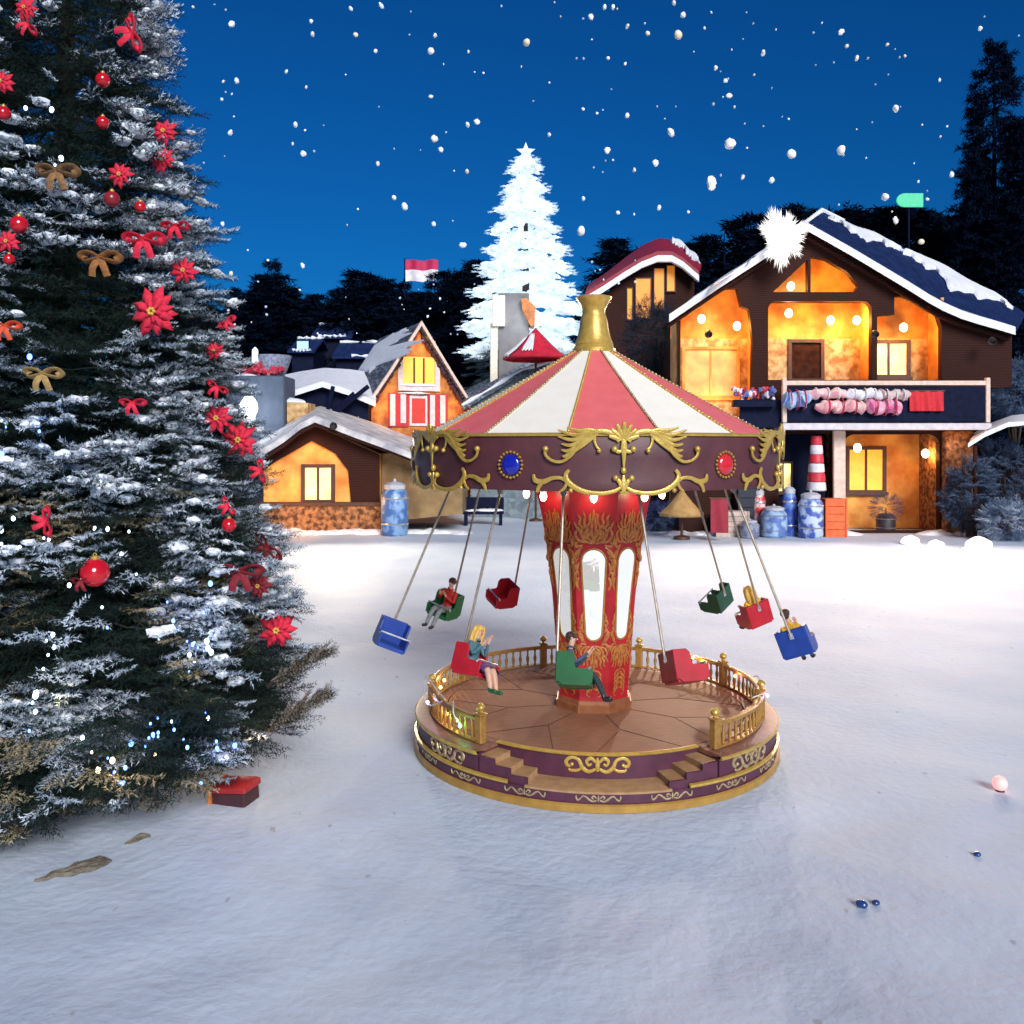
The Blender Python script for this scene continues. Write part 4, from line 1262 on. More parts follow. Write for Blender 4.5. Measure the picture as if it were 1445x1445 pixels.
def fairy_lights():
    rng = random.Random(21)
    t = thing('fairy_lights', 'string of tiny blue and white fairy lights wound round the big tree', 'fairy lights', (TX, TY, 0))
    cl = {'blue_bulb': ((0.12, 0.28, 1.0), 5.0), 'ice_bulb': ((0.55, 0.75, 1.0), 6.0), 'warm_bulb': ((1.0, 0.72, 0.4), 5.0)}
    ms = {k: mat(k, c, rough=0.3, emis=c, estr=e) for k, (c, e) in cl.items()}
    groups = [(250, 880, 28, 10, 'blue_bulb'), (285, 915, 22, 5, 'ice_bulb'), (240, 1020, 22, 8, 'blue_bulb'), (300, 1058, 9, 3, 'blue_bulb'), (210, 1035, 8, 3, 'blue_bulb'), (35, 990, 16, 4, 'ice_bulb'),
              (65, 925, 14, 4, 'ice_bulb'), (115, 1040, 4, 1, 'ice_bulb'), (160, 1095, 16, 5, 'blue_bulb'), (60, 600, 40, 5, 'blue_bulb'), (35, 750, 20, 6, 'ice_bulb'), (180, 740, 40, 6, 'ice_bulb'), (60, 210, 50, 5, 'ice_bulb'),
              (200, 900, 170, 9, 'ice_bulb'), (150, 700, 140, 6, 'ice_bulb'), (250, 960, 120, 7, 'blue_bulb'), (372, 1062, 8, 3, 'warm_bulb'), (190, 1060, 40, 4, 'warm_bulb')]
    pts = []
    for gx, gy, sp, n, k in groups:
        for i in range(n):
            x = max(2, gx + rng.gauss(0, sp)); y = min(1105, gy + rng.gauss(0, sp * 0.8))
            p = on_tree(x, y, rng.uniform(-0.03, 0.05))
            if p is None: continue
            r = rng.choice([0.010, 0.012, 0.014, 0.018, 0.024])
            mb = MB(); mb.ball((0, 0, 0), (r, r, r * 1.3), 8, 6); o = mb.build('bulb', ms[k], t); o.location = p - Vector((TX, TY, 0))
            pts.append(p - Vector((TX, TY, 0)))
    for gx, gy, e, c in ((250, 880, 3.0, (0.15, 0.3, 1)), (240, 1025, 3.0, (0.15, 0.3, 1)), (300, 1058, 1.5, (0.15, 0.3, 1)), (115, 1040, 2.5, (0.6, 0.75, 1)), (170, 1075, 3.0, (1.0, 0.7, 0.35)), (80, 990, 2.5, (1, 0.75, 0.4)), (260, 960, 2.5, (1, 0.75, 0.4)), (360, 1045, 2.5, (1.0, 0.55, 0.2)), (225, 830, 2.0, (1, 0.7, 0.35)), (55, 600, 2.0, (0.2, 0.4, 1))):
        q = on_tree(gx, gy, -0.12) or P(gx, gy, 9.4); point_light('bulb_glow', q, e, c, 0.05, t)
    pts.sort(key=lambda v: v.z)
    mb = MB(); rw = MB()
    wire = []
    for k in range(240):
        a = -PI * 0.98 + (k % 48) / 47 * PI * 1.0 if (k // 48) % 2 == 0 else 0.02 * PI - (k % 48) / 47 * PI
        z = 0.7 + k * 0.025; r = float(tree_r(z)) * 0.9
        wire.append(Vector((r * math.cos(a), r * math.sin(a), z + 0.05 * math.sin(k))))
    rw.tube(wire, 0.005, 5); rw.build('wire', mat('dark_wire', (0.01, 0.02, 0.012), rough=0.5), t)


fairy_lights()


# ------------------------------------------------------------------ woods of separate dark conifers
def conifer_template(seed, tiers=13, fine=1.0):
    rng = np.random.default_rng(seed); pos = []; dirs = []
    for i in range(tiers):
        z = 0.10 + 0.88 * i / (tiers - 1); r = 0.17 * (1 - z) ** 0.8 * rng.uniform(0.8, 1.15) + 0.008
        for k in range(max(5, int((18 * (1 - z) + 5) * fine ** -0.7))):
            a = rng.uniform(0, 6.28)
            for t in (0.35, 0.6, 0.82, 1.0):
                pos.append((r * t * math.cos(a), r * t * math.sin(a), z - 0.035 * t + rng.normal(0, 0.008))); dirs.append((math.cos(a + rng.normal(0, .5)), math.sin(a + rng.normal(0, .5)), rng.uniform(-0.45, 0.1)))
    pos = np.array(pos); dirs = np.array(dirs)
    T = [sprig_template(rng, L=0.055 * fine, twigs=4, step=0.012 * fine, nl=0.022 * fine, nw=0.006 * fine, per=2) for _ in range(3)]
    return place(T, pos, dirs, np.tile([0, 0, 1.0], (len(pos), 1)) + rng.normal(0, 0.3, (len(pos), 3)), rng.uniform(0.8, 1.3, len(pos)), rng)


WOOD = mat('night_conifer', (0.005, 0.010, 0.025), (0.003, 0.007, 0.018), rough=1.0, spec=0.0, scale=0.4)
CONS = []
for s in range(6):
    me = tri_mesh('crown', conifer_template(40 + s) if s < 4 else conifer_template(40 + s, 30, 0.5), WOOD)
    mb = MB(); mb.tube([(0, 0, 0), (0, 0, 0.5), (0, 0, 0.97)], [0.014, 0.009, 0.001], 8)
    CONS.append((me, mb.mesh('trunk', WOOD)))


def conifer(x, y, h, wide, label, group, rot=0.0, var=0):
    t = thing('conifer', label, 'tree', (x, y, gz(x, y) - 0.1), (0, 0, rot), group)
    t.scale = (h * wide, h * wide, h)
    for n, me in zip(('crown', 'trunk'), CONS[var]):
        o = bpy.data.objects.new(n, me); col.objects.link(o); o.parent = t
    return t


def conifer_px(px, ptop, d, wide, label, group=None, var=None):
    p = P(px, ptop, d); h = p.z - gz(p.x, d) + 0.1
    return conifer(p.x, d, h, wide, label, group, random.uniform(0, 6), random.randrange(4) if var is None else var)


random.seed(4)
WL = 'dark conifer in the wood behind the small cabins, left of the glowing tree'
topl = lambda x: 402 + 14 * math.sin(x * 0.045) + (12 if x < 340 else 0) - 22 * max(0, (x - 480) / 200)
for row, (d, dy) in enumerate(((70, 0), (77, 6), (86, 14))):
    x = 240 + row * 11
    while x < 735:
        conifer_px(x + random.uniform(-6, 6), topl(x) + dy + random.uniform(-9, 12), d + random.uniform(-2, 2), random.uniform(1.3, 1.9), WL, 'conifers of the left wood')
        x += random.uniform(20, 30)
conifer_px(383, 362, 69, 0.75, 'slim conifer whose tip rises above the left wood', None)
WM = 'dark conifer in the wood between the red roof and the big chalet'
for px, pt, d in ((862, 352, 72), (885, 330, 70), (1000, 330, 72), (1022, 322, 68), (1064, 300, 70), (1045, 330, 74), (980, 338, 76), (1085, 322, 73), (905, 345, 75)):
    conifer_px(px, pt, d, random.uniform(1.4, 1.9), WM, 'conifers behind the red roof')
WR = 'dark conifer in the wood behind the snowy chalet roof'
for px, pt, d in ((1135, 285, 66), (1160, 292, 70), (1185, 288, 68), (1212, 296, 66), (1236, 284, 70), (1258, 290, 67), (1282, 292, 69), (1305, 296, 66), (1330, 303, 70), (1350, 298, 65), (1120, 300, 72), (1322, 320, 62), (1345, 350, 60), (1290, 330, 63), (1250, 330, 63), (1365, 310, 66)):
    conifer_px(px, pt, d, random.uniform(1.4, 1.9), WR, 'conifers behind the chalet')
conifer_px(1403, 46, 56, 0.85, 'tallest dark spruce, reaching high into the sky at the right edge', var=4)
conifer_px(1452, 150, 54, 1.0, 'dark spruce cut by the right edge of the photo, beside the tallest one', var=5)
conifer_px(1380, 205, 58, 0.75, 'dark spruce just left of the tallest one', var=4)
# ------------------------------------------------------------------ village houses
TIMBER = mat('dark_timber', (0.042, 0.014, 0.010), (0.024, 0.008, 0.006), rough=0.7, scale=3, kind='wave', bump=0.4, bscale=12, contrast=(0.2, 0.8), spec=0.1)
PLASTER = mat('ochre_plaster', (0.84, 0.42, 0.095), (0.55, 0.18, 0.03), rough=0.8, scale=1.1, bump=0.3, bscale=10)
STONE = mat('warm_stone', (0.66, 0.45, 0.21), (0.34, 0.17, 0.06), rough=0.9, scale=3.0, contrast=(0.38, 0.62), bump=0.8, bscale=6)
BRICKO = mat('rubble_stone', (0.40, 0.17, 0.06), (0.09, 0.035, 0.016), rough=0.95, scale=4.5, contrast=(0.40, 0.60), bump=0.9, bscale=9)
FRAME = mat('window_timber', (0.085, 0.030, 0.014), (0.05, 0.018, 0.009), rough=0.6, scale=8)
ROOFN = mat('slate_roof', (0.012, 0.028, 0.105), (0.007, 0.016, 0.06), rough=0.8, spec=0.1, scale=2.5, bump=0.4, bscale=9, stretch=(1, 0.3, 1))
ROOFSNOW = mat('roof_snow', (0.82, 0.83, 0.86), (0.70, 0.72, 0.78), rough=0.7, scale=2.5, bump=0.35, bscale=7)
DARKIN = mat('dark_interior', (0.05, 0.018, 0.010), (0.02, 0.007, 0.005), rough=0.9, spec=0.1, scale=3)
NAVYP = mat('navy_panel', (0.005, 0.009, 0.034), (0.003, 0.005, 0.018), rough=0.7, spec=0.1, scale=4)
LITY = mat('lit_pane', (1, 0.75, 0.3), rough=0.3, emis=(1.0, 0.70, 0.26), estr=1.6, scale=1.4, evar=0.35)
LITO = mat('lit_orange_pane', (1, 0.45, 0.1), rough=0.3, emis=(1.0, 0.36, 0.03), estr=0.95, scale=2)
WARM = (1.0, 0.40, 0.075)
PINKW = mat('pinkish_beam', (0.72, 0.55, 0.46), (0.60, 0.44, 0.37), rough=0.7, scale=6)


class Facade:
    """pixel -> local coordinates on a house front that stands d metres away"""
    def __init__(self, px0, py0, d):
        self.s = F / d; self.px0 = px0; self.py0 = py0; self.d = d
        p = P(px0, py0, d); self.loc = Vector((p.x, d, p.z))

    def u(self, px): return (px - self.px0) / self.s
    def w(self, py): return (self.py0 - py) / self.s
    def q(self, pts): return [(self.u(a), self.w(b)) for a, b in pts]

    def at(self, px, py, y):
        """local point seen at that pixel but y metres behind the front"""
        p = P(px, py, self.d + y) - self.loc
        return p


def rounded(x0, x1, y0, y1, r):
    """pixel rectangle with rounded upper corners (y0 = top)"""
    out = [(x0, y1), (x1, y1)]
    for i in range(6): a = PI / 2 * i / 5; out.append((x1 - r + r * math.cos(a), y0 + r - r * math.sin(a)))
    for i in range(6): a = PI / 2 + PI / 2 * i / 5; out.append((x0 + r + r * math.cos(a), y0 + r - r * math.sin(a)))
    return out


def window(parent, fc, x0, x1, y0, y1, yb, pane=LITY, frame=FRAME, fw=4.0, depth=0.12, bars=1):
    """framed window proud of the wall that lies yb behind the front"""
    u0, u1, w0, w1 = fc.u(x0), fc.u(x1), fc.w(y1), fc.w(y0); t = fw / fc.s
    mb = MB()
    mb.box(u0, u0 + t, yb - depth, yb, w0, w1); mb.box(u1 - t, u1, yb - depth, yb, w0, w1)
    mb.box(u0 + t, u1 - t, yb - depth, yb, w1 - t, w1); mb.box(u0 + t, u1 - t, yb - depth, yb, w0, w0 + t)
    mb.box(u0 - t * .4, u1 + t * .4, yb - depth - 0.08, yb - depth - 0.003, w0 - t * 0.6, w0 + t * .4)
    for i in range(bars):
        c = u0 + (u1 - u0) * (i + 1) / (bars + 1); mb.box(c - t * .3, c + t * .3, yb - depth * .8, yb - .04, w0 + t, w1 - t)
    wnd = mb.build('window', frame, parent, smooth=False)
    mb = MB(); mb.box(u0 + t, u1 - t, yb - 0.035, yb - 0.005, w0 + t, w1 - t); mb.build('pane', pane, wnd, smooth=False)
    return wnd


def lofted_roof(front, rear, thick):
    """roof sheet between two profiles (lists of local points, left eave to right eave)"""
    mb = MB(); n = len(front); rows = 7; vs = []
    for dz in (0, -thick):
        for k in range(rows):
            t = k / (rows - 1)
            for a, b in zip(front, rear): vs.append(Vector(a) * (1 - t) + Vector(b) * t + Vector((0, 0, dz)))
    N = rows * n; fs = []
    for k in range(rows - 1):
        for i in range(n - 1):
            a = k * n + i
            fs.append((a, a + 1, a + n + 1, a + n)); fs.append((N + a, N + a + n, N + a + n + 1, N + a + 1))
    for i in range(n - 1):
        fs.append((i, N + i, N + i + 1, i + 1)); a = (rows - 1) * n + i; fs.append((a, a + 1, N + a + 1, N + a))
    for k in range(rows - 1):
        a = k * n; fs.append((a, a + n, N + a + n, N + a)); a = k * n + n - 1; fs.append((a, N + a, N + a + n, a + n))
    return mb.add(vs, fs)


def resample(pts, n):
    pts = [Vector(p) for p in pts]; L = [0]
    for a, b in zip(pts, pts[1:]): L.append(L[-1] + (b - a).length)
    out = []
    for i in range(n):
        s = L[-1] * i / (n - 1); k = 0
        while k < len(L) - 2 and L[k + 1] < s: k += 1
        t = (s - L[k]) / max(L[k + 1] - L[k], 1e-9); out.append(pts[k].lerp(pts[k + 1], t))
    return out


def snow_patch(front, rear, s0, s1, t0, t1, thick, seed, nx=60, ny=8):
    """irregular slab of snow lying on a lofted roof; s along the profile, t from front to rear"""
    rs = random.Random(seed); ph_ = [rs.uniform(0, 6.28) for _ in range(6)]
    fr = resample(front, 101); rr = resample(rear, 101)
    def S(s, t):
        i = max(0, min(99.999, s * 100)); k = int(i); f = i - k
        return (fr[k].lerp(fr[k + 1], f)).lerp(rr[k].lerp(rr[k + 1], f), t)
    top = []; bot = []
    for j in range(ny + 1):
        for i in range(nx + 1):
            a = i / nx; b = j / ny
            e0 = t0 + (t1 - t0) * (0.34 * math.sin(9 * a + ph_[0]) + 0.20 * math.sin(23 * a + ph_[1]) + 0.1 * math.sin(51 * a + ph_[5])) * (1 if j == 0 else (1 - b))
            s = s0 + (s1 - s0) * a + 0.012 * math.sin(7 * b + ph_[2]) * (1 if i in (0, nx) else 0)
            taper = min(1, a * 5 + .25, (1 - a) * 5 + .25)
            mid = (t0 + t1) / 2; t = mid + ((e0 + (t1 - e0) * b) - mid) * taper
            p = S(s, t)
            edge = min(1, min(i, nx - i) / 2.0, min(j, ny - j) / 1.5)
            h = thick * (0.25 + 0.75 * edge) * (0.85 + 0.3 * math.sin(11 * a + ph_[3]) * math.sin(6 * b + ph_[4]))
            bot.append(p + Vector((0, 0, 0.01))); top.append(p + Vector((0, 0, 0.02 + h)))
    mb = MB(); W = nx + 1; n = len(top); fs = []
    for j in range(ny):
        for i in range(nx):
            a = j * W + i; fs.append((a, a + 1, a + W + 1, a + W)); fs.append((n + a, n + a + W, n + a + W + 1, n + a + 1))
    for i in range(nx):
        fs.append((i, n + i, n + i + 1, i + 1)); a = ny * W + i; fs.append((a, a + 1, n + a + 1, n + a))
    for j in range(ny):
        a = j * W; fs.append((a, a + W, n + a + W, n + a)); a = j * W + nx; fs.append((a, n + a, n + a + W, a + W))
    return mb.add(top + bot, fs)


def lamp_light(parent, fc, px, py, y, e, c=WARM, r=0.12, bulb=True, br=0.17, estr=9.0):
    p = fc.at(px, py, y)
    if bulb:
        mb = MB(); mb.ball(p, (br, br, br * 1.2), 14, 10); mb.build('wall_lamp', mat('lamp_%s' % ('warm' if c[2] < .5 else 'white'), c, rough=0.3, emis=(1, 0.75, 0.42) if c[2] < .5 else (1, .97, .95), estr=estr), parent)
    point_light('lamp_glow', fc.loc + p + Vector((0, -br - 0.12, -0.1)), e, c, r, parent)


# ---- the big chalet ------------------------------------------------------
fc = Facade(1195, 752, 40.0)
ch = thing('chalet', 'large brown timber chalet with a snowy roof, glowing orange rooms and a balcony', 'chalet', fc.loc)
mb = MB()
mb.plate(fc.q([(958, 604), (958, 440), (1010, 406), (1138, 326), (1225, 374), (1300, 418), (1345, 441), (1428, 467), (1428, 546), (1342, 549), (1342, 604)]), [
    fc.q([(960.5, 601), (960.5, 446), (966, 434), (1000, 408), (1040, 407), (1046, 432), (1057, 437), (1062, 480), (1060, 601)]),
    fc.q([(1091, 412), (1140, 366), (1140, 412)]),
    fc.q([(1144, 362), (1166, 366), (1196, 384), (1212, 403), (1206, 412), (1144, 412)]),
    fc.q(rounded(1084, 1230, 425, 536, 12)),
    fc.q([(1238, 536), (1238, 446), (1262, 444), (1262, 419), (1276, 418), (1312, 434), (1324, 446), (1329, 462), (1329, 536)])], 0.0, 0.35)
mb.build('upper_front', TIMBER, ch, smooth=False)
mb = MB()
mb.plate(fc.q([(958, 752), (958, 608.5), (1372, 608.5), (1372, 752)]), [
    fc.q([(1099, 750), (1099, 612), (1174, 612), (1174, 750)]),
    fc.q(rounded(1190, 1326, 613, 749, 16))], 0.0, 0.35)
mb.build('lower_front', TIMBER, ch, smooth=False)
# rooms behind the openings
mb = MB()
mb.plate(fc.q([(956, 530), (956, 436), (1010, 403), (1138, 323), (1345, 436), (1345, 530)]), [], 1.75, 0.1); mb.build('room_wall', PLASTER, ch, smooth=False)
mb = MB(); mb.box(fc.u(956), fc.u(1345), 1.62, 1.74, fc.w(602), fc.w(472)); mb.build('room_stonework', STONE, ch, smooth=False)
for x in (956, 1068, 1233.5, 1333):
    mb = MB(); mb.box(fc.u(x), fc.u(x) + 0.14, 0.36, 1.6, fc.w(602), fc.w(418 if x > 1000 else 445)); mb.build('room_partition', PLASTER, ch, smooth=False)
mb = MB(); mb.box(fc.u(1066), fc.u(1236), 0.36, 1.6, fc.w(420), fc.w(413.5)); mb.build('loft_floor', TIMBER, ch, smooth=False)
mb = MB(); mb.box(fc.u(958), fc.u(1372), -0.02, 8.0, fc.w(607.5), fc.w(604.5)); mb.build('storey_slab', TIMBER, ch, smooth=False)
mb = MB(); mb.box(fc.u(958), fc.u(1372), 2.3, 2.45, 0, fc.w(608)); mb.build('porch_wall', PLASTER, ch, smooth=False)
for x in (960, 1086, 1180, 1330):
    mb = MB(); mb.box(fc.u(x), fc.u(x) + 0.2, 0.36, 2.29, 0, fc.w(608.6)); mb.build('porch_side', BRICKO, ch, smooth=False)
# body of the house behind
mb = MB(); mb.prism(fc.q([(958, 752), (1372, 752), (1372, 606), (1428, 546), (1428, 470), (1345, 446), (1138, 331), (1010, 411), (958, 445)]), 2.5, 8.4); mb.build('house_body', TIMBER, ch, smooth=False)
mb = MB(); mb.box(fc.u(1345), fc.u(1428), 0.36, 2.5, fc.w(546), fc.w(470)); mb.build('side_wing', TIMBER, ch, smooth=False)
# roof
pf = [(944, 447), (975, 426), (1010, 402), (1042, 381), (1075, 360), (1108, 338), (1138, 318), (1170, 336), (1200, 353), (1240, 377), (1280, 401), (1310, 420), (1330, 431), (1355, 442), (1380, 450), (1405, 457), (1432, 465)]
pr = [(958, 447), (985, 424), (1020, 398), (1055, 375), (1090, 350), (1128, 322), (1160, 300), (1190, 313), (1220, 326), (1262, 343), (1300, 361), (1334, 378), (1358, 391), (1380, 402), (1402, 414), (1424, 427), (1446, 441)]
front = [fc.at(x, y, -0.7) for x, y in pf]; rear = [fc.at(x, y, 8.8) for x, y in pr]
roof = lofted_roof(front, rear, 0.22).build('roof', ROOFN, ch)
lofted_roof([p + Vector((0, -0.06, 0.10)) for p in front], [p.lerp(r, 0.035) + Vector((0, 0, 0.10)) for p, r in zip(front, rear)], 0.34).build('eave_snow', ROOFSNOW, roof)
snow_patch(front, rear, 0.47, 0.66, 0.70, 1.0, 0.22, 1).build('roof_snow_patch', ROOFSNOW, roof)
snow_patch(front, rear, 0.66, 0.96, 0.62, 1.0, 0.26, 2).build('roof_snow_patch', ROOFSNOW, roof)
snow_patch(front, rear, 0.03, 0.40, 0.05, 0.9, 0.2, 3).build('roof_snow_patch', ROOFSNOW, roof)
mb = MB(); mb.tube([rear[5].lerp(front[5], .1), rear[6] + Vector((0, 0, .1)), rear[7]], 0.16, 8); mb.build('ridge_snow', ROOFSNOW, roof)
# rafters under the eave
mb = MB()
mb.tube([p + Vector((0, 0.45, -0.36)) for p in front], 0.10, 6); mb.build('barge_rafter', TIMBER, ch)
# windows and doors
window(ch, fc, 1127, 1180, 473, 536, 1.62, DARKIN, FRAME, 5, 0.14, 0)
window(ch, fc, 1243, 1306, 474, 530, 1.62, LITY, FRAME, 5, 0.14, 1)
window(ch, fc, 1220, 1280, 630, 700, 2.3, mat('amber_pane', (.8, .5, .08), rough=0.4, emis=(0.95, 0.5, 0.03), estr=0.55, scale=3), FRAME, 5, 0.12, 1)
window(ch, fc, 972, 1056, 484, 560, 1.62, mat('stone_pane', (0.75, 0.45, 0.15), (0.6, 0.3, 0.1), rough=0.6, scale=2), PLASTER, 4, 0.1, 1)
mb = MB(); mb.box(fc.u(1099), fc.u(1178), 1.2, 1.3, 0, fc.w(612)); mb.build('shop_screen', NAVYP, ch, smooth=False)
window(ch, fc, 1102, 1130, 652, 698, 1.2, LITY, FRAME, 3, 0.1, 1)
mb = MB(); mb.cbox(fc.u(1174), fc.u(1191), -0.22, -0.005, 0, fc.w(607.5), 0.03); mb.build('front_post', PINKW, ch, smooth=False)
mb = MB(); mb.cbox(fc.u(1328), fc.u(1368), -0.45, -0.005, 0, fc.w(608), 0.05); mb.build('stone_pillar', BRICKO, ch, smooth=False)
# balcony
mb = MB(); mb.cbox(fc.u(1092), fc.u(1378), -1.3, -0.02, fc.w(607), fc.w(598), 0.03); mb.build('balcony_floor', mat('pale_beam', (0.62, 0.58, 0.60), (0.50, 0.46, 0.50), rough=0.7, scale=4), ch, smooth=False)
mb = MB(); mb.box(fc.u(1094), fc.u(1374), -1.22, -1.12, fc.w(596), fc.w(548)); mb.build('balcony_boards', NAVYP, ch, smooth=False)
mb = MB(); mb.cbox(fc.u(1092), fc.u(1376), -1.28, -1.08, fc.w(546), fc.w(540), 0.02)
mb.build('balcony_rail', PINKW, ch, smooth=False)
for x in (1092, 1370):
    mb = MB(); mb.cbox(fc.u(x), fc.u(x + 6), -1.30, -1.10, fc.w(597), fc.w(536), 0.02); mb.build('balcony_post', PINKW, ch, smooth=False)
mb = MB(); mb.box(fc.u(1036), fc.u(1091), -1.0, -0.9, fc.w(604), fc.w(566)); mb.build('side_balcony_boards', NAVYP, ch, smooth=False)
mb = MB(); mb.box(fc.u(1036), fc.u(1091), -0.9, -0.02, fc.w(604), fc.w(600)); mb.build('side_balcony_floor', TIMBER, ch, smooth=False)
# lamps inside the rooms
lamp_light(ch, fc, 1113, 442, 1.0, 220); lamp_light(ch, fc, 1172, 452, 1.0, 240); lamp_light(ch, fc, 1209, 452, 1.0, 180)
lamp_light(ch, fc, 1275, 462, 0.9, 220); lamp_light(ch, fc, 1040, 460, 0.9, 180); lamp_light(ch, fc, 990, 450, 0.9, 120)
lamp_light(ch, fc, 1116, 404, 0.9, 90); lamp_light(ch, fc, 1175, 398, 1.0, 120, bulb=False)
lamp_light(ch, fc, 1210, 632, 1.2, 55); lamp_light(ch, fc, 1306, 640, 1.2, 70); lamp_light(ch, fc, 1010, 560, 0.9, 80, bulb=False); lamp_light(ch, fc, 1345, 618, -1.0, 25, bulb=False)


def add_snow_spot(parent, loc, target, e, c, size=95):
    """flood lamp fixed to a house front, aimed at the square"""
    d = (Vector(target) - Vector(loc)).normalized()
    q = d.to_track_quat('-Z', 'Y')
    l = bpy.data.lights.new('flood_beam', 'SPOT'); l.energy = e; l.color = c; l.spot_size = rad(size); l.spot_blend = 1.0; l.shadow_soft_size = 0.3
    o = bpy.data.objects.new('flood_beam', l); col.objects.link(o); o.parent = parent; o.location = Vector(loc) + d * 0.25 - world_loc(parent); o.rotation_mode = 'QUATERNION'; o.rotation_quaternion = q
    mb = MB(); mb.lathe([(0.0, 0.16), (0.10, 0.15), (0.13, 0.0), (0.17, -0.16), (0.15, -0.16), (0.10, -0.02), (0.0, 0.0)], 16)
    R = q.to_matrix(); mb.v = [tuple(R @ Vector(v) + Vector(loc)) for v in mb.v]
    mb.build('flood_lamp', mat('lamp_housing', (0.04, 0.03, 0.03), rough=0.5), parent, local=False)


for px in (1000, 1235, 1400):
    q = P(px, 470 if px != 1400 else 480, 39.0)
    add_snow_spot(ch, q, (q.x * 0.75 - 1.5, 24, 0), 6600, (1.0, 0.79, 0.62))  # added spots that brighten the snow before the chalet

# ---- little tower house with the red roof ---------------------------------
fr = Facade(915, 560, 52.0)
th_ = thing('tower_house', 'dark timber house with a curved red roof and white trim behind the gold finial', 'house', fr.loc)
gb = gz(fr.loc.x, 52) - fr.loc.z - 0.2
mb = MB(); mb.prism(fr.q([(838, 560), (980, 560), (980, 390), (962, 372), (930, 368), (884, 394), (838, 425)]), 0, 7.0)
mb.box(fr.u(838), fr.u(980), 0, 7.0, gb, -0.001); mb.build('wall', TIMBER, th_, smooth=False)
pf2 = [(826, 420), (850, 406), (880, 386), (905, 371), (928, 362), (948, 362), (964, 371), (986, 390)]
pr2 = [(830, 402), (856, 384), (884, 362), (908, 345), (930, 336), (950, 338), (968, 350), (990, 372)]
f2 = [fr.at(x, y, -0.9) for x, y in pf2]; r2 = [fr.at(x, y, 7.5) for x, y in pr2]
rf = lofted_roof([p + Vector((0, 0, 0.30)) for p in f2], r2, 0.25).build('roof', mat('crimson_roof', (0.30, 0.010, 0.030), (0.20, 0.006, 0.02), rough=0.6, scale=3, bump=0.3), th_)
lofted_roof([p + Vector((0, -0.08, 0.06)) for p in f2], [p + Vector((0, 0.25, 0.06)) for p in f2], 0.36).build('white_trim', ROOFSNOW, rf)
snow_patch([p + Vector((0, 0, 0.3)) for p in f2], r2, 0.72, 0.98, 0.6, 1.0, 0.3, 6).build('roof_snow_patch', ROOFSNOW, rf)
for (x0, x1, y0, y1) in ((884, 893, 406, 452), (896, 919, 392, 450), (922, 938, 378, 438), (940, 953, 374, 412)):
    window(th_, fr, x0, x1, y0, y1, 0.0, mat('amber_drape', (0.8, 0.3, 0.03), rough=0.5, emis=(0.9, 0.27, 0.01), estr=0.42, scale=1.5), FRAME, 1.2, 0.08, 0)

# ---- steep gabled cabin with the orange front ------------------------------
fa = Facade(590, 605, 49.0)
yaw = rad(24)
af = thing('gabled_cabin', 'steep gabled cabin with an orange front, white beams and red shutters', 'cabin', fa.loc, (0, 0, yaw))
hw, hh = 3.75, 5.75
gb = gz(fa.loc.x, 49) - fa.loc.z - 0.2
OCH = mat('ochre_boards', (0.72, 0.26, 0.05), (0.26, 0.07, 0.018), rough=0.8, scale=1.5, bump=0.3, bscale=7)
mb = MB(); mb.prism([(-hw + .25, 0), (hw - .25, 0), (0, hh - .35)], 0, 7.5); mb.box(-hw + .25, hw - .25, 0.0, 7.5, gb, -0.001)
mb.build('wall', OCH, af, smooth=False)
fA = [Vector((-hw - .2, -0.6, -0.15)), Vector((-hw / 2, -0.6, hh / 2)), Vector((0, -0.6, hh)), Vector((hw / 2, -0.6, hh / 2)), Vector((hw + .2, -0.6, -0.15))]
rA = [p + Vector((0, 8.4, 0)) for p in fA]
SLATE = mat('frosted_shingle', (0.045, 0.055, 0.075), (0.22, 0.25, 0.32), rough=0.7, scale=7, contrast=(0.5, 0.62), stretch=(1, 0.25, 1), bump=0.4)
ra = lofted_roof(fA, rA, 0.28).build('roof', SLATE, af, angle=25)
lofted_roof([p + Vector((0, -0.05, 0.06)) for p in fA], [p + Vector((0, 0.18, 0.06)) for p in fA], 0.26).build('barge_board', PINKW, ra, angle=25)
snow_patch(fA, rA, 0.30, 0.49, 0.05, 1.0, 0.10, 8).build('roof_snow_patch', ROOFSNOW, ra)
snow_patch(fA, rA, 0.05, 0.25, 0.55, 1.0, 0.10, 9).build('roof_snow_patch', ROOFSNOW, ra)
BEAM = mat('white_beam', (0.75, 0.66, 0.66), (0.6, 0.5, 0.5), rough=0.7, scale=5)
mb = MB()
for u in (-1.15, 0.95): mb.box(u, u + 0.28, -0.10, -0.002, 2.3, 4.15 if u < 0 else 4.2)
mb.box(-1.15, 1.23, -0.13, -0.003, 2.05, 2.32); mb.build('front_beams', BEAM, af, smooth=False)
mb = MB(); mb.box(-0.85, 0.93, -0.06, -0.002, 2.34, 3.9); g0 = mb.build('gable_pane', LITO, af, smooth=False)
for u0 in (-1.7, 0.55):
    mb = MB(); mb.box(u0, u0 + 1.15, -0.09, -0.002, 0.1, 1.9); sh = mb.build('shutter', mat('shutter_red', (0.55, 0.02, 0.03), rough=0.6), af, smooth=False)
    mb = MB(); mb.box(u0 + 0.1, u0 + 0.38, -0.12, -0.092, 0.15, 1.85); mb.box(u0 + 0.68, u0 + 0.98, -0.12, -0.092, 0.3, 1.85); mb.build('shutter_stripe', BEAM, sh, smooth=False)
mb = MB(); mb.box(-0.5, 0.5, -0.08, -0.002, 0.15, 1.8); mb.build('window', BEAM, af, smooth=False)
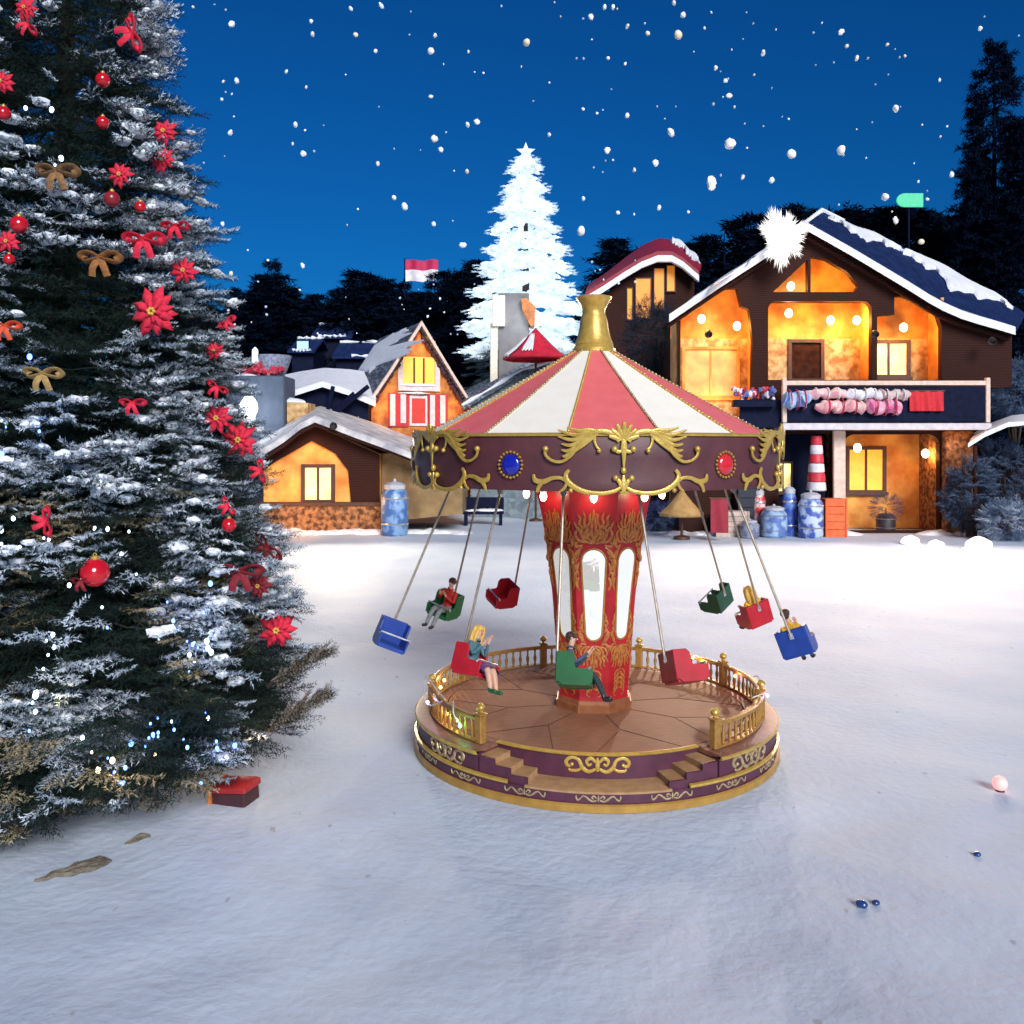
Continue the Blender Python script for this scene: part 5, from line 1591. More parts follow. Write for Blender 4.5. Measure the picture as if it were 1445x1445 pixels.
mb = MB(); mb.box(-0.38, 0.38, -0.10, -0.082, 0.3, 1.65); mb.build('pane', mat('red_drape', (0.5, 0.03, 0.02), rough=0.6, emis=(0.8, 0.06, 0.02), estr=0.25), af, smooth=False)
mb = MB()
for u in (-.25, .3): mb.box(u - .05, u + .05, -0.10, -0.062, 2.34, 3.85)
mb.build('pane_bar', FRAME, af, smooth=False)
mb = MB(); mb.lump((0.05, -.12, 2.36), (1.15, .16, .10), 3, .3); mb.lump((-.1, -.14, 1.92), (1.6, .16, .08), 5, .35); mb.build('sill_snow', ROOFSNOW, af)
rg = random.Random(3)
for s_ in (-1, 1):
    mb = MB()
    for k in range(26):
        t_ = k / 25; mb.lump((s_ * (.25 + t_ * (hw - .7)), -.16 + rg.uniform(-.05, .05), hh - .75 - t_ * (hh - 1.0) + rg.uniform(-.06, .06)), rg.uniform(.10, .18), k, .35, 8, 6)
    mb.build('gable_garland', mat('garland_needles', (.03, .02, .035), (.10, .03, .04), rough=.9, scale=6), af)
for lx, lz, e in ((-2.0, 1.1, 40), (2.2, 1.0, 40), (0, 4.4, 25)):
    l = point_light('lamp_glow', (0, 0, 0), e, WARM, 0.12); l.parent = af; l.location = (lx, -0.9, lz)

# ---- small cabin at the front left -----------------------------------------
fs_ = Facade(450, 754, 40.5)
sc_ = thing('small_cabin', 'small cabin with a snow covered gable roof and one glowing window above rubble stone', 'cabin', fs_.loc)
mb = MB(); mb.prism(fs_.q([(372, 712), (536, 712), (536, 640), (445, 600), (372, 645)]), 0, 6.0); mb.build('wall', PLASTER, sc_, smooth=False)
mb = MB(); mb.box(fs_.u(366), fs_.u(540), -0.25, 6.0, -0.15, fs_.w(712) - 0.002); mb.build('stone_base', BRICKO, sc_, smooth=False)
mb = MB(); mb.cbox(fs_.u(364), fs_.u(542), -0.34, -0.02, fs_.w(713), fs_.w(708), 0.02); mb.build('sill_beam', FRAME, sc_, smooth=False)
mb = MB(); mb.plate(fs_.q([(496, 711), (536, 711), (536, 642), (445, 601.5), (372, 646), (372, 664), (388, 652), (440, 622), (474, 640), (492, 664)]), [], -0.12, 0.11); mb.build('gable_boards', TIMBER, sc_, smooth=False)  # dark strip painting the shade under the eaves and on the right
mb = MB(); mb.prism(fs_.q([(537, 738), (652, 726), (652, 640), (537, 640)]), 0.4, 5.0); mb.build('side_wing', mat('tan_plaster', (0.30, 0.20, 0.085), (0.15, 0.09, 0.04), rough=0.85, scale=1.2, bump=0.4), sc_, smooth=False)
pfs = [(326, 672), (350, 656), (375, 640), (400, 624), (425, 604), (445, 594), (468, 602), (500, 614), (540, 628), (580, 643), (660, 655)]
prs = [(340, 630), (362, 618), (386, 604), (410, 594), (434, 586), (452, 582), (474, 588), (505, 598), (545, 612), (584, 628), (655, 640)]
f3 = [fs_.at(x, y, -0.9) for x, y in pfs]; r3 = [fs_.at(x, y, 6.5) for x, y in prs]
rf3 = lofted_roof(f3, r3, 0.25).build('roof', TIMBER, sc_)
lofted_roof([p + Vector((0, -0.10, 0.30 - 0.16 * i / 10)) for i, p in enumerate(f3)], [p + Vector((0, 0, 0.34)) for p in r3], 0.29).build('roof_snow', mat('drift_snow', (0.66, 0.62, 0.60), (0.30, 0.30, 0.34), rough=0.75, scale=1.6, bump=0.6, bscale=4), rf3)
window(sc_, fs_, 426, 473, 655, 710, -0.01, LITY, FRAME, 5, 0.16, 1)
lamp_light(sc_, fs_, 404, 690, -0.55, 30, bulb=False); lamp_light(sc_, fs_, 445, 636, -0.6, 32, bulb=False); lamp_light(sc_, fs_, 520, 700, -1.4, 34, bulb=False); lamp_light(sc_, fs_, 600, 690, -1.0, 9, bulb=False, c=(1, .72, .35)); lamp_light(sc_, fs_, 430, 722, -1.2, 40, bulb=False)
q = P(470, 600, 39.2); add_snow_spot(sc_, q, (q.x * 0.5 + 1, 24, 0), 5800, (1.0, 0.84, 0.62))  # last one: added spot, brightens the snow on the left

# ---- slate chimney block with a planted top --------------------------------
fch = Facade(365, 640, 43.0)
cb = thing('slate_chimney', 'broad slate blue chimney block with snow and red flowers on top', 'chimney', fch.loc)
gb = gz(fch.loc.x, 43) - fch.loc.z - 0.2
mb = MB(); mb.cbox(fch.u(318), fch.u(401), 0, 2.2, gb, fch.w(530), 0.05); mb.build('stack', mat('slate_render', (0.075, 0.10, 0.15), (0.055, 0.075, 0.115), rough=0.7, scale=2, bump=0.15), cb, smooth=False)
mb = MB(); mb.box(fch.u(402), fch.u(432), 0.4, 2.0, gb, fch.w(568)); mb.build('side_stack', STONE, cb, smooth=False)
mb = MB(); c = fch.at(385, 520, 1.1); mb.lathe([(0.55, c.z - .4), (0.72, c.z + .0), (0.92, c.z + .62), (0.80, c.z + .60), (0.6, c.z + .1)], 24, (c.x, c.y)); pot = mb.build('planter', mat('frosted_pot', (0.12, 0.14, 0.22), (0.30, 0.33, 0.42), rough=0.8, scale=8), cb)
mb = MB()
for k in range(26):
    a = random.uniform(0, 6.28); r = random.uniform(0.1, 0.95); mb.lump((fch.u(360) + (r * 1.4 * math.cos(a)), 0.5 + 0.6 * r * math.sin(a) * .6, fch.w(527) + random.uniform(0, .35)), random.uniform(.12, .24), k, .35, 8, 6)
mb.build('red_blooms', mat('crimson_bloom', (0.42, 0.012, 0.04), (0.55, 0.2, 0.25), rough=0.8, scale=6, contrast=(.5, .7)), cb)
mb = MB(); mb.lump((fch.u(345), 1.2, fch.w(530)), (1.3, 1.0, 0.16), 3, .2); mb.lump((fch.u(398), 1.2, fch.w(566)), (.9, .8, .2), 4, .2); mb.build('cap_snow', ROOFSNOW, cb)
can = thing('candle_lamp', 'slim white candle lamp standing on the slate chimney block', 'lamp', fch.loc + fch.at(360, 510, 0.5))
mb = MB(); mb.lathe([(0.14, -.2), (0.16, 0.0), (0.14, .55), (0.05, .66), (0.0, .7)], 12); mb.build('glass', mat('white_glow', (1, 1, 1), rough=.3, emis=(0.85, 0.93, 1), estr=1.3), can)
mb = MB(); mb.lathe([(0.2, -.25), (0.2, -.18), (0.12, -.15)], 12, cap0=True); mb.build('holder', FRAME, can)
gl = thing('globe_lamp', 'bright white lamp glowing on the slate chimney wall', 'lamp', fch.loc + fch.at(350, 578, -0.45))
mb = MB(); mb.lump((0, 0, 0.1), (0.5, 0.3, 0.52), 5, .12); mb.lump((0.08, 0, -.45), (.28, .22, .4), 6, .1); mb.build('lamp_glass', mat('lamp_white', (1, 1, 1), rough=.3, emis=(0.9, 0.97, 1), estr=3.0), gl)
mb = MB(); mb.box(-0.05, 0.05, 0.15, 0.5, -.05, .05); mb.build('bracket', FRAME, gl)
point_light('lamp_glow', fch.loc + fch.at(350, 578, -1.1), 90, (0.8, 0.9, 1.0), .3, gl)

# ---- snowy roofed cabin between them ---------------------------------------
fm = Facade(455, 610, 47.0)
mc = thing('snowy_cabin', 'blue shadowed cabin with a white snow roof between chimney and steep cabin', 'cabin', fm.loc)
gb = gz(fm.loc.x, 47) - fm.loc.z - 0.2
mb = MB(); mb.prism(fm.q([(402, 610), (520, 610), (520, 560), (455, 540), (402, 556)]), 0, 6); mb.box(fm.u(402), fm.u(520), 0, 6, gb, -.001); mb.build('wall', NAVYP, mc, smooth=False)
f4 = [fm.at(x, y, -.6) for x, y in ((392, 560), (420, 549), (455, 538), (490, 549), (530, 566))]; r4 = [fm.at(x, y, 7) for x, y in ((395, 530), (424, 524), (458, 519), (492, 521), (532, 526))]
r_ = lofted_roof(f4, r4, .3).build('roof', ROOFSNOW, mc)
mb = MB()
for a, b in (((455, 612), (470, 545)), ((448, 600), (500, 555)), ((470, 585), (520, 545))): mb.tube([fm.at(*a, -.8), fm.at(*b, -.9)], .12, 6)
mb.build('timber_struts', NAVYP, mc)

# ---- far barns in the wood ---------------------------------------------------
def far_barn(px0, px1, pyr, pyb, d, label, pane=None):
    f = Facade((px0 + px1) / 2, pyb, d); t = thing('far_barn', label, 'barn', f.loc)
    gb = gz(f.loc.x, d) - f.loc.z - .3; w_ = (px1 - px0) / 2 / f.s; h = (pyb - pyr) / f.s
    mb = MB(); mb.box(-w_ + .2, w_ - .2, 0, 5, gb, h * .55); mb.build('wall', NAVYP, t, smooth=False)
    fa_ = [Vector((-w_, -.5, h * .5)), Vector((-w_, 2.5, h)), Vector((-w_, 5.5, h * .5))]; fb_ = [p + Vector((2 * w_, 0, 0)) for p in fa_]
    mb = lofted_roof(fa_, fb_, .15); r = mb.build('roof', ROOFN, t, angle=20)
    mb = MB(); mb.tube([Vector((-w_ + 2 * w_ * i / 14, 2.5 + .12 * math.sin(i * 2.1), h + .05)) for i in range(15)], [.10 + .06 * math.sin(i * 1.7) for i in range(15)], 7)
    mb.tube([Vector((-w_ * .6 + 1.3 * w_ * i / 14, -.45, h * .52 + .05 * math.sin(i * 1.9))) for i in range(15)], [.08 + .06 * math.sin(i * 2.3 + 1) for i in range(15)], 7)
    mb.build('roof_snow', ROOFSNOW, r)
    if pane: window(t, f, *pane, 0, mat('ice_pane', (.4, .6, .8), rough=.3, emis=(.30, .55, .8), estr=.8), NAVYP, 1.2, .1, 0)
far_barn(470, 610, 478, 530, 63, 'long dark barn with a streak of snow along its ridge in the left wood')
far_barn(408, 446, 472, 520, 62, 'tiny dark hut with one pale blue window in the left wood', (418, 437, 480, 494))
far_barn(440, 498, 452, 500, 66, 'farther dark barn with a snowy ridge, higher in the left wood')

# ---- the shed in front of the glowing tree ----------------------------------
fg = Facade(735, 600, 48.0)
sd_ = thing('stone_shed', 'grey shed with a frosted roof and tall grey chimney before the glowing tree', 'shed', fg.loc)
gb = gz(fg.loc.x, 48) - fg.loc.z - .2
GREYW = mat('grey_render', (0.17, 0.16, 0.16), (0.13, 0.125, 0.13), rough=.8, scale=2, bump=.15)
mb = MB(); mb.prism(fg.q([(664, 600), (815, 600), (815, 520), (735, 520), (664, 570)]), 0, 4.4); mb.box(fg.u(664), fg.u(815), 0, 4.4, gb, -.001); mb.build('wall', mat('frosted_stone', (0.10, 0.14, 0.16), (0.20, 0.24, 0.27), rough=.85, scale=4, kind='voronoi', bump=.4), sd_, smooth=False)
f5 = [fg.at(x, y, -.5) for x, y in ((652, 574), (690, 552), (735, 524), (780, 512), (822, 512))]; r5 = [fg.at(x, y, 4.6) for x, y in ((654, 552), (692, 532), (737, 508), (782, 500), (822, 500))]
r_ = lofted_roof(f5, r5, .2).build('roof', SLATE, sd_); mb = MB(); mb.tube([p + Vector((0, 0, .08)) for p in resample(f5, 12)], [.08 + .05 * math.sin(i * 2) for i in range(12)], 7); mb.build('roof_snow', ROOFSNOW, r_)
mb = MB(); mb.cbox(fg.u(702), fg.u(748), 2.6, 4.2, 0.5, fg.w(402), .04); mb.build('chimney', GREYW, sd_, smooth=False)
mb = MB(); mb.lump((fg.u(725), 3.4, fg.w(402)), (.85, .7, .10), 4, .1); mb.build('chimney_snow', ROOFSNOW, sd_)
mb = MB(); mb.cbox(fg.u(690), fg.u(701), 2.5, 4.0, 0.5, fg.w(448), .03); mb.cbox(fg.u(693), fg.u(712), 2.3, 2.55, fg.w(452), fg.w(406), .03); mb.build('pale_flue', mat('cream_flue', (.80, .72, .60), (.7, .6, .48), rough=.7), sd_, smooth=False)
mb = MB(); mb.prism(fg.q([(736, 412), (744, 411), (757, 424), (756, 452), (750, 452), (738, 430)]), 2.2, 3.6); mb.build('copper_cowl', mat('copper_cowl', (.55, .20, .06), (.40, .13, .04), rough=.5, metal=.3), sd_, smooth=False)


# ---- the brightly lit tree -----------------------------------------------------
GLOWM = mat('lit_garland', (.34, .38, .42), rough=.6, emis=(0.72, 0.88, 1.0), estr=1.0, evar=0.5, scale=1.3)
GLOWN = mat('lit_needle', (.22, .28, .34), rough=.6, emis=(0.62, 0.82, 1.0), estr=0.85)
gd = 56.0
gp = P(742, 500, gd)
gtree = thing('glowing_tree', 'christmas tree covered all over in blazing white lights, standing on the hill', 'christmas tree', (gp.x, gd, gz(gp.x, gd)))
gb0 = gz(gp.x, gd)


def glow_tree():
    rng = np.random.default_rng(8)
    zt = P(742, 218, gd).z - gb0; zb = P(742, 500, gd).z - gb0
    pos = []; dirs = []; sc = []
    T = 10
    for i in range(T):
        f0 = i / T; f1 = (i + 1) / T
        rmax = np.interp(f1, [0, .1, .2, .3, .4, .5, .6, .7, .8, .9, 1.0], [.3, .75, 1.15, 1.55, 1.95, 2.25, 2.55, 2.95, 3.45, 3.65, 3.7])
        z0 = zt + (zb - zt) * f1; h = (zt - zb) / T
        n = int(70 + 190 * f1)
        for k in range(n):
            a = rng.uniform(0, 6.28); t = math.sqrt(rng.uniform(0.02, 1)); j = rng.uniform(.9, 1.06) + 0.08 * math.sin(3 * a + i * 2)
            r = rmax * t * j
            pos.append((r * math.cos(a), r * math.sin(a), z0 + h * (1 - t) * 1.15 + rng.normal(0, .08) + .12 * t)); dirs.append((math.cos(a), math.sin(a), rng.uniform(-.25, .1))); sc.append(rng.uniform(.22, .40) * (0.7 + .4 * f1))
    pos = np.array(pos); dirs = np.array(dirs); sc = np.array(sc)
    up = np.tile([0, 0, 1.0], (len(pos), 1))
    tri = place(LUMPS, pos, dirs, up, sc, rng)
    tri_obj('lit_crown', tri, GLOWM, gtree)
    pos2 = pos + dirs * sc[:, None] * 1.0
    SP = [sprig_template(rng, L=1.0, twigs=5, step=.09, nl=.16, nw=.05, per=2) for _ in range(3)]
    tri_obj('lit_needles', place(SP, pos2, dirs, up, sc * 1.5, rng), GLOWN, gtree)
    pb = pos + dirs * sc[:, None] * 1.05; pb = pb[rng.random(len(pb)) < .55]
    tri_obj('light_bulbs', place(LUMPS, pb, np.tile([1.0, 0, 0], (len(pb), 1)), np.tile([0, 0, 1.0], (len(pb), 1)), rng.uniform(.05, .11, len(pb)), rng), mat('white_bulb', (1, 1, 1), rough=.3, emis=(.95, .98, 1), estr=3.0), gtree)['kind'] = 'stuff'
    mb = MB(); mb.tube([(0, 0, -.2), (0, 0, zb + 1), (0, 0, zt)], [.4, .3, .03], 10); mb.build('trunk', BARK, gtree)
    # dark unlit skirt below
    pos = []; dirs = []
    for k in range(900):
        a = rng.uniform(0, 6.28); z = rng.uniform(1.0, zb + .6); r = 3.7 * (1 - .1 * z / zb) * math.sqrt(rng.uniform(.2, 1)); pos.append((r * math.cos(a), r * math.sin(a), z)); dirs.append((math.cos(a), math.sin(a), -.2))
    pos = np.array(pos); dirs = np.array(dirs)
    tri_obj('lower_branches', place(SP, pos, dirs, np.tile([0, 0, 1.0], (len(pos), 1)), rng.uniform(.6, 1.0, len(pos)), rng), mat('frosted_dark', (.06, .09, .11), (.20, .25, .30), rough=.8, scale=1.5, contrast=(.5, .7)), gtree)
    # star
    st = thing('tree_star', 'small white star on the top of the glowing tree', 'star', (gp.x, gd, gb0 + zt + .15))
    mb = MB(); vs = [(0, -.12, 0)]
    for k in range(10):
        r = .62 if k % 2 == 0 else .27; a = PI / 2 + k * PI / 5; vs.append((r * math.cos(a), 0, r * math.sin(a)))
    vs.append((0, .12, 0))
    mb.add(vs, [(0, 1 + k, 1 + (k + 1) % 10) for k in range(10)] + [(11, 1 + (k + 1) % 10, 1 + k) for k in range(10)]); mb.build('star_body', GLOWM, st, smooth=False)
    mb = MB(); mb.tube([(0, 0, -.6), (0, 0, -.2)], .05, 6); mb.build('stem', GLOWM, st)


glow_tree()
point_light('tree_glow', (gp.x, gd - 5.5, gb0 + 10), 900, (0.80, 0.90, 1.0), 2.0, gtree)

# bushy dark tree beside the finial
def leafy(name, label, cat, px, py, d, rx, rz, mat_, n, sprig, base=True, group=None, frost=None, seed=1, fscale=1.0):
    rng = np.random.default_rng(seed); c = P(px, py, d); g = gz(c.x, d)
    t = thing(name, label, cat, (c.x, d, g), group=group); R_ = rx / F * d; Z_ = rz / F * d; zc = c.z - g
    v = rng.normal(size=(n, 3)); v /= np.linalg.norm(v, axis=1, keepdims=True)
    rad_ = rng.uniform(.35, 1, n) ** .5 * (1 + .22 * pnoise(v, 2.5, seed))
    pos = v * rad_[:, None] * np.array([R_, R_ * .8, Z_]) + np.array([0, 0, zc])
    pos[:, 2] = np.maximum(pos[:, 2], .1)
    dirs = v + rng.normal(0, .4, (n, 3)); up = np.tile([0, 0, 1.0], (n, 1)) + rng.normal(0, .4, (n, 3))
    sc = rng.uniform(.7, 1.3, n) * fscale
    tri_obj('foliage', place(sprig, pos, dirs, up, sc, rng), mat_, t)
    if frost:
        k = pnoise(pos, 1.6, seed + 3) + (pos[:, 2] - zc) / Z_ * .4 > .1
        tri_obj('frost', place(FROSTS, pos[k] + np.array([0, 0, .05]), dirs[k], up[k], sc[k], rng), frost, t)
    mb = MB(); mb.tube([(0, 0, -.1), (.03, 0, zc * .5), (0, .02, zc)], [.16, .12, .04], 8)
    for k in range(5):
        a = k * 1.3; mb.tube([(0, 0, zc * .45), (.5 * R_ * math.cos(a), .4 * R_ * math.sin(a), zc)], [.06, .02], 6)
    mb.build('trunk', BARK, t)
    return t


BLUEF = mat('blue_frost', (.15, .22, .36), (.06, .10, .18), rough=.9, spec=.1, scale=2.5)
NIGHTLEAF = mat('night_leaf', (.014, .022, .045), (.008, .012, .028), rough=.7, scale=2)
leafy('bushy_tree', 'bushy dark blue tree between the red roofed house and the big chalet', 'tree', 922, 482, 45, 38, 52, NIGHTLEAF, 900, SPRIGS, frost=None, seed=2, fscale=1.7)
leafy('frosted_shrub', 'frosted blue grey shrub behind the right end of the balcony', 'shrub', 1432, 552, 43, 34, 40, BLUEF, 700, SPRIGS, seed=4, fscale=1.6, frost=BLUEF)
leafy('frosted_shrub', 'dark shrub hung with tiny coloured lights right of the stone pillar', 'shrub', 1368, 700, 38.5, 30, 46, NIGHTLEAF, 650, SPRIGS, seed=6, fscale=1.3, frost=BLUEF)
leafy('frosted_shrub', 'low frosted shrub at the right edge of the snow', 'shrub', 1424, 738, 37.0, 34, 26, BLUEF, 500, SPRIGS, seed=7, fscale=1.2, frost=FROST)
leafy('frosted_shrub', 'dark snow dusted shrub under the white stall roof at right', 'shrub', 1418, 672, 39.5, 36, 42, NIGHTLEAF, 600, SPRIGS, seed=9, fscale=1.3, frost=BLUEF)

# wind drifts of snow lying against the house fronts
def drift(pts, d, seed, label_):
    mb = MB(); rs = random.Random(seed)
    for px0, px1 in pts:
        x = px0
        while x < px1:
            q = P(x, 752, d + rs.uniform(-.25, .1)); w_ = rs.uniform(.5, 1.1); mb.lump((q.x, q.y, gz(q.x, q.y) - .03), (w_, rs.uniform(.35, .6), rs.uniform(.10, .24)), int(x) + seed, .25, 16, 9); x += rs.uniform(10, 24)
    o = mb.build('snow_drift', ROOFSNOW); o['kind'] = 'structure'


drift([(366, 545)], 39.9, 1, ''); drift([(575, 650)], 40.2, 2, ''); drift([(960, 1030), (1178, 1200), (1322, 1375)], 39.6, 3, '')
# ------------------------------------------------------------------ stalls, ornaments and small things
# starburst on the gable
sb = P(1104, 334, 38.6)
star = thing('starburst', 'large fluffy white starburst light hanging from the chalet gable', 'light ornament', sb)
rng = np.random.default_rng(12); n = 520
v = rng.normal(size=(n, 3)); v /= np.linalg.norm(v, axis=1, keepdims=True)
R_ = 1.05
WHITEB = mat('starburst_white', (.5, .48, .46), rough=.5, emis=(1, 0.96, 0.90), estr=0.95)
tr = []
for d_ in v:
    s_ = np.cross(d_, [0.3, 0.5, 0.8]); s_ /= np.linalg.norm(s_); L = R_ * rng.uniform(.4, 1.12) * (1 + .14 * math.sin(3 * math.atan2(d_[2], d_[0]) + 1) + .16 * math.sin(7 * math.atan2(d_[2], d_[0]))); d2 = d_ * np.array([.92, .55, 1.15])
    for k in range(3):
        q_ = np.cross(d_, s_); ang = k * 2.1; w_ = (s_ * math.cos(ang) + q_ * math.sin(ang)) * .05
        tr.append([d2 * .15 - w_, d2 * .15 + w_, d2 * L])
        tr.append([d2 * L * .7 - w_ * .6, d2 * L * .7 + w_ * .6, d2 * L * 1.02 + w_ * 2.2])
tri_obj('spikes', np.array(tr), WHITEB, star)
mb = MB(); mb.lump((0, 0, 0), (.62, .40, .78), 2, .2)
mb.build('core', WHITEB, star)
point_light('lamp_glow', sb + Vector((0, -1.2, 0)), 120, (1, .93, .86), .5, star)

# bundles on the balcony front
def bundle(px0, px1, py0, py1, c1, c2, label, seed, cat='bundle'):
    p = P((px0 + px1) / 2, (py0 + py1) / 2, 38.55); L = (px1 - px0) / 2 / F * 38.55; r = (py1 - py0) / 2 / F * 38.55
    t = thing('gift_roll', label, cat, p, group='wrapped gifts hung on the balcony')
    mb = MB(); n = 12; rs = random.Random(seed)
    mb.tube([(-L + 2 * L * i / n, 0.03 * math.sin(i + seed), .05 * math.sin(i * 1.3 + seed)) for i in range(n + 1)], [r * (0.35 if i in (0, n) else .8 + .2 * math.sin(i * 2.1 + seed)) for i in range(n + 1)], 12)
    mb.build('wrapping', mat('wrap_%d' % seed, c1, c2, rough=.6, scale=4, kind='voronoi', bump=.5, bscale=4), t)
    for u in (-.5, 0.05, .55):
        mb = MB(); mb.lathe([(r * 1.0, -.03), (r * 1.08, 0), (r * 1.0, .03)], 14)
        k = 42; 
        for i in range(len(mb.v) - k, len(mb.v)):
            x, y, z = mb.v[i]; mb.v[i] = (u * L + z, x, y)
        mb.build('ribbon', mat('rib_%d' % (seed % 2), (.6, .03, .08) if seed % 2 else (.75, .7, .7), rough=.5), t)


bundle(1104, 1142, 550, 578, (.45, .60, .80), (.12, .25, .55), 'pale blue wrapped roll at the left of the balcony front', 1)
bundle(1136, 1196, 547, 564, (.70, .50, .50), (.55, .25, .30), 'slim pink and grey wrapped roll under the balcony rail', 2)
bundle(1150, 1222, 563, 584, (.78, .55, .52), (.60, .20, .25), 'long pink wrapped roll low on the balcony front', 3)
bundle(1192, 1246, 548, 565, (.78, .76, .80), (.55, .55, .62), 'white wrapped roll in the middle of the balcony front', 4)
bundle(1222, 1272, 562, 586, (.72, .42, .50), (.62, .10, .28), 'pink roll with magenta blotches low in the middle of the balcony front', 5)
bundle(1240, 1284, 549, 566, (.62, .50, .48), (.38, .25, .25), 'brownish grey wrapped roll beside the red cloth on the balcony', 6)
def cloth_sheet(name, label, cat, x0, x1, y0, y1, d, m, waves=3, amp=.06, rod=True):
    p = P((x0 + x1) / 2, y1, d); w_ = (x1 - x0) / F * d; h = (y1 - y0) / F * d
    t = thing(name, label, cat, p)
    mb = MB(); nx, nz = 20, 8; vs = []
    for s in (0, .025):
        for j in range(nz + 1):
            for i in range(nx + 1):
                a = i / nx; b = j / nz; vs.append(((a - .5) * w_, s + amp * math.sin(a * waves * 6.28 + b) * (1.1 - b * .6), h * b))
    N = (nx + 1) * (nz + 1); fs = []
    for j in range(nz):
        for i in range(nx):
            a = j * (nx + 1) + i; fs.append((a, a + 1, a + nx + 2, a + nx + 1)); fs.append((N + a, N + a + nx + 1, N + a + nx + 2, N + a + 1))
    for i in range(nx): fs.append((i, N + i, N + i + 1, i + 1)); a = nz * (nx + 1) + i; fs.append((a, a + 1, N + a + 1, N + a))
    for j in range(nz): a = j * (nx + 1); fs.append((a, a + nx + 1, N + a + nx + 1, N + a)); a += nx; fs.append((a, N + a, N + a + nx + 1, a + nx + 1))
    mb.add(vs, fs); mb.build('cloth', m, t)
    if rod:
        mb = MB(); mb.tube([(-w_ / 2 - .05, .0, h + .02), (w_ / 2 + .05, .0, h + .02)], .03, 8); mb.build('rod', FRAME, t)
    return t


cloth_sheet('red_cloth', 'plain bright red cloth hung at the right of the balcony front', 'cloth', 1284, 1332, 552, 580, 38.62, mat('red_cloth', (.60, .012, .025), rough=.7, scale=8))
# flowers on the side balcony
t = thing('flower_box', 'flower box of red and white blooms on the small left balcony of the chalet', 'flower box', P(1063, 566, 38.8))
mb = MB(); mb.cbox(-.9, .9, -.25, .2, -.25, .05, .03); mb.build('box', NAVYP, t)
for k_, (nm, cc) in enumerate((('red_blooms', (.5, .02, .05)), ('white_blooms', (.75, .70, .75)), ('blue_blooms', (.10, .14, .40)))):
    mb = MB(); rs = random.Random(k_)
    for k in range(22): mb.lump((rs.uniform(-.9, .9), rs.uniform(-.3, .1), .05 + rs.uniform(0, .5)), rs.uniform(.06, .12), k, .3, 8, 6)
    mb.build(nm, mat(nm, cc, rough=.8), t)

# shop front things at the left of the chalet ---------------------------------
def jar(name, label, px, pyb, d, wpx, hpx, c1, c2, cat, lid=(0.5, .5, .55)):
    p = P(px, pyb, d); p.z = gz(p.x, d); s = 1 / F * d; r = wpx / 2 * s; h = hpx * s
    t = thing(name, label, cat, p)
    mb = MB(); mb.lathe([(r * .85, 0), (r, h * .06), (r * 1.02, h * .4), (r, h * .75), (r * .8, h * .84), (r * .72, h * .86)], 28, cap0=True, cap1=True)
    mb.build('body', mat(label, c1, c2, rough=.45, scale=2.6, contrast=(.46, .56), coat=.2, bump=.15), t)
    mb = MB(); mb.lathe([(r * .78, h * .86), (r * .80, h * .94), (r * .5, h * .985), (r * .12, h), (r * .10, h * 1.05), (0, h * 1.06)], 28); mb.build('lid', mat('lid' + name, lid, rough=.4), t)
    mb = MB(); mb.lathe([(r * 1.0, h * .2), (r * 1.06, h * .22), (r * 1.0, h * .24)], 28); mb.build('band', SILVER, t)
    mb = MB(); mb.lathe([(r * 1.02, h * .68), (r * 1.06, h * .70), (r * 1.02, h * .72)], 28); mb.build('band', SILVER, t)
    return t


jar('painted_barrel', 'tall blue and white painted barrel before the shop front', 1144, 752, 38.2, 34, 64, (.05, .09, .36), (.45, .55, .75), 'barrel')
jar('painted_barrel', 'pale blue barrel in front of the shop window, left of the tall one', 1092, 752, 38.4, 36, 44, (.30, .44, .60), (.08, .15, .40), 'barrel')
jar('painted_barrel', 'small deep blue barrel between two pale blue ones', 1114, 750, 38.9, 20, 70, (.03, .07, .36), (.12, .25, .6), 'barrel')
jar('painted_barrel', 'red and white jar behind the pale blue barrel', 1071, 748, 39.2, 18, 66, (.52, .04, .04), (.75, .6, .6), 'jar')
jar('painted_barrel', 'squat grey blue tub beside the dark panel of the shop', 1058, 752, 38.0, 26, 26, (.25, .28, .36), (.12, .13, .22), 'tub')
jar('painted_barrel', 'large blue frosted barrel at the right corner of the small cabin', 557, 752, 39.2, 38, 76, (.06, .14, .34), (.20, .34, .55), 'barrel')


def crate(name, label, cat, px0, px1, py0, pyb, d, c, dep=.7, lidc=None, gy=True):
    p = P((px0 + px1) / 2, pyb, d)
    if gy: p.z = gz(p.x, d)
    w_ = (px1 - px0) / 2 / F * d; h = (pyb - py0) / F * d
    t = thing(name, label, cat, p)
    mb = MB(); nb = 5
    for k in range(nb):
        z0 = h * k / nb; mb.cbox(-w_, w_, -dep / 2, dep / 2, z0 + .012, z0 + h / nb - .004, .015)
    mb.build('boards', mat('crate' + label, c, tuple(x * .7 for x in c), rough=.65, scale=5, bump=.2), t)
    mb = MB()
    for sx in (-1, 1):
        mb.box(sx * w_ - .04, sx * w_ + .04, -dep / 2 - .03, -dep / 2 - .002, 0, h)
    mb.build('battens', mat('batten' + label, tuple(x * .8 for x in (lidc or c)), rough=.65), t)
    return t


crate('orange_crate', 'bright orange crate standing at the foot of the pale post', 'crate', 1162, 1190, 688, 742, 38.6, (.85, .14, .03))
crate('dark_cabinet', 'dark navy cabinet with pale side left of the shop front', 'cabinet', 1040, 1068, 686, 752, 39.4, (.012, .018, .035))
crate('counter', 'pale stone counter at the left end of the chalet', 'counter', 1008, 1052, 716, 752, 39.0, (.55, .42, .35), dep=1.0)
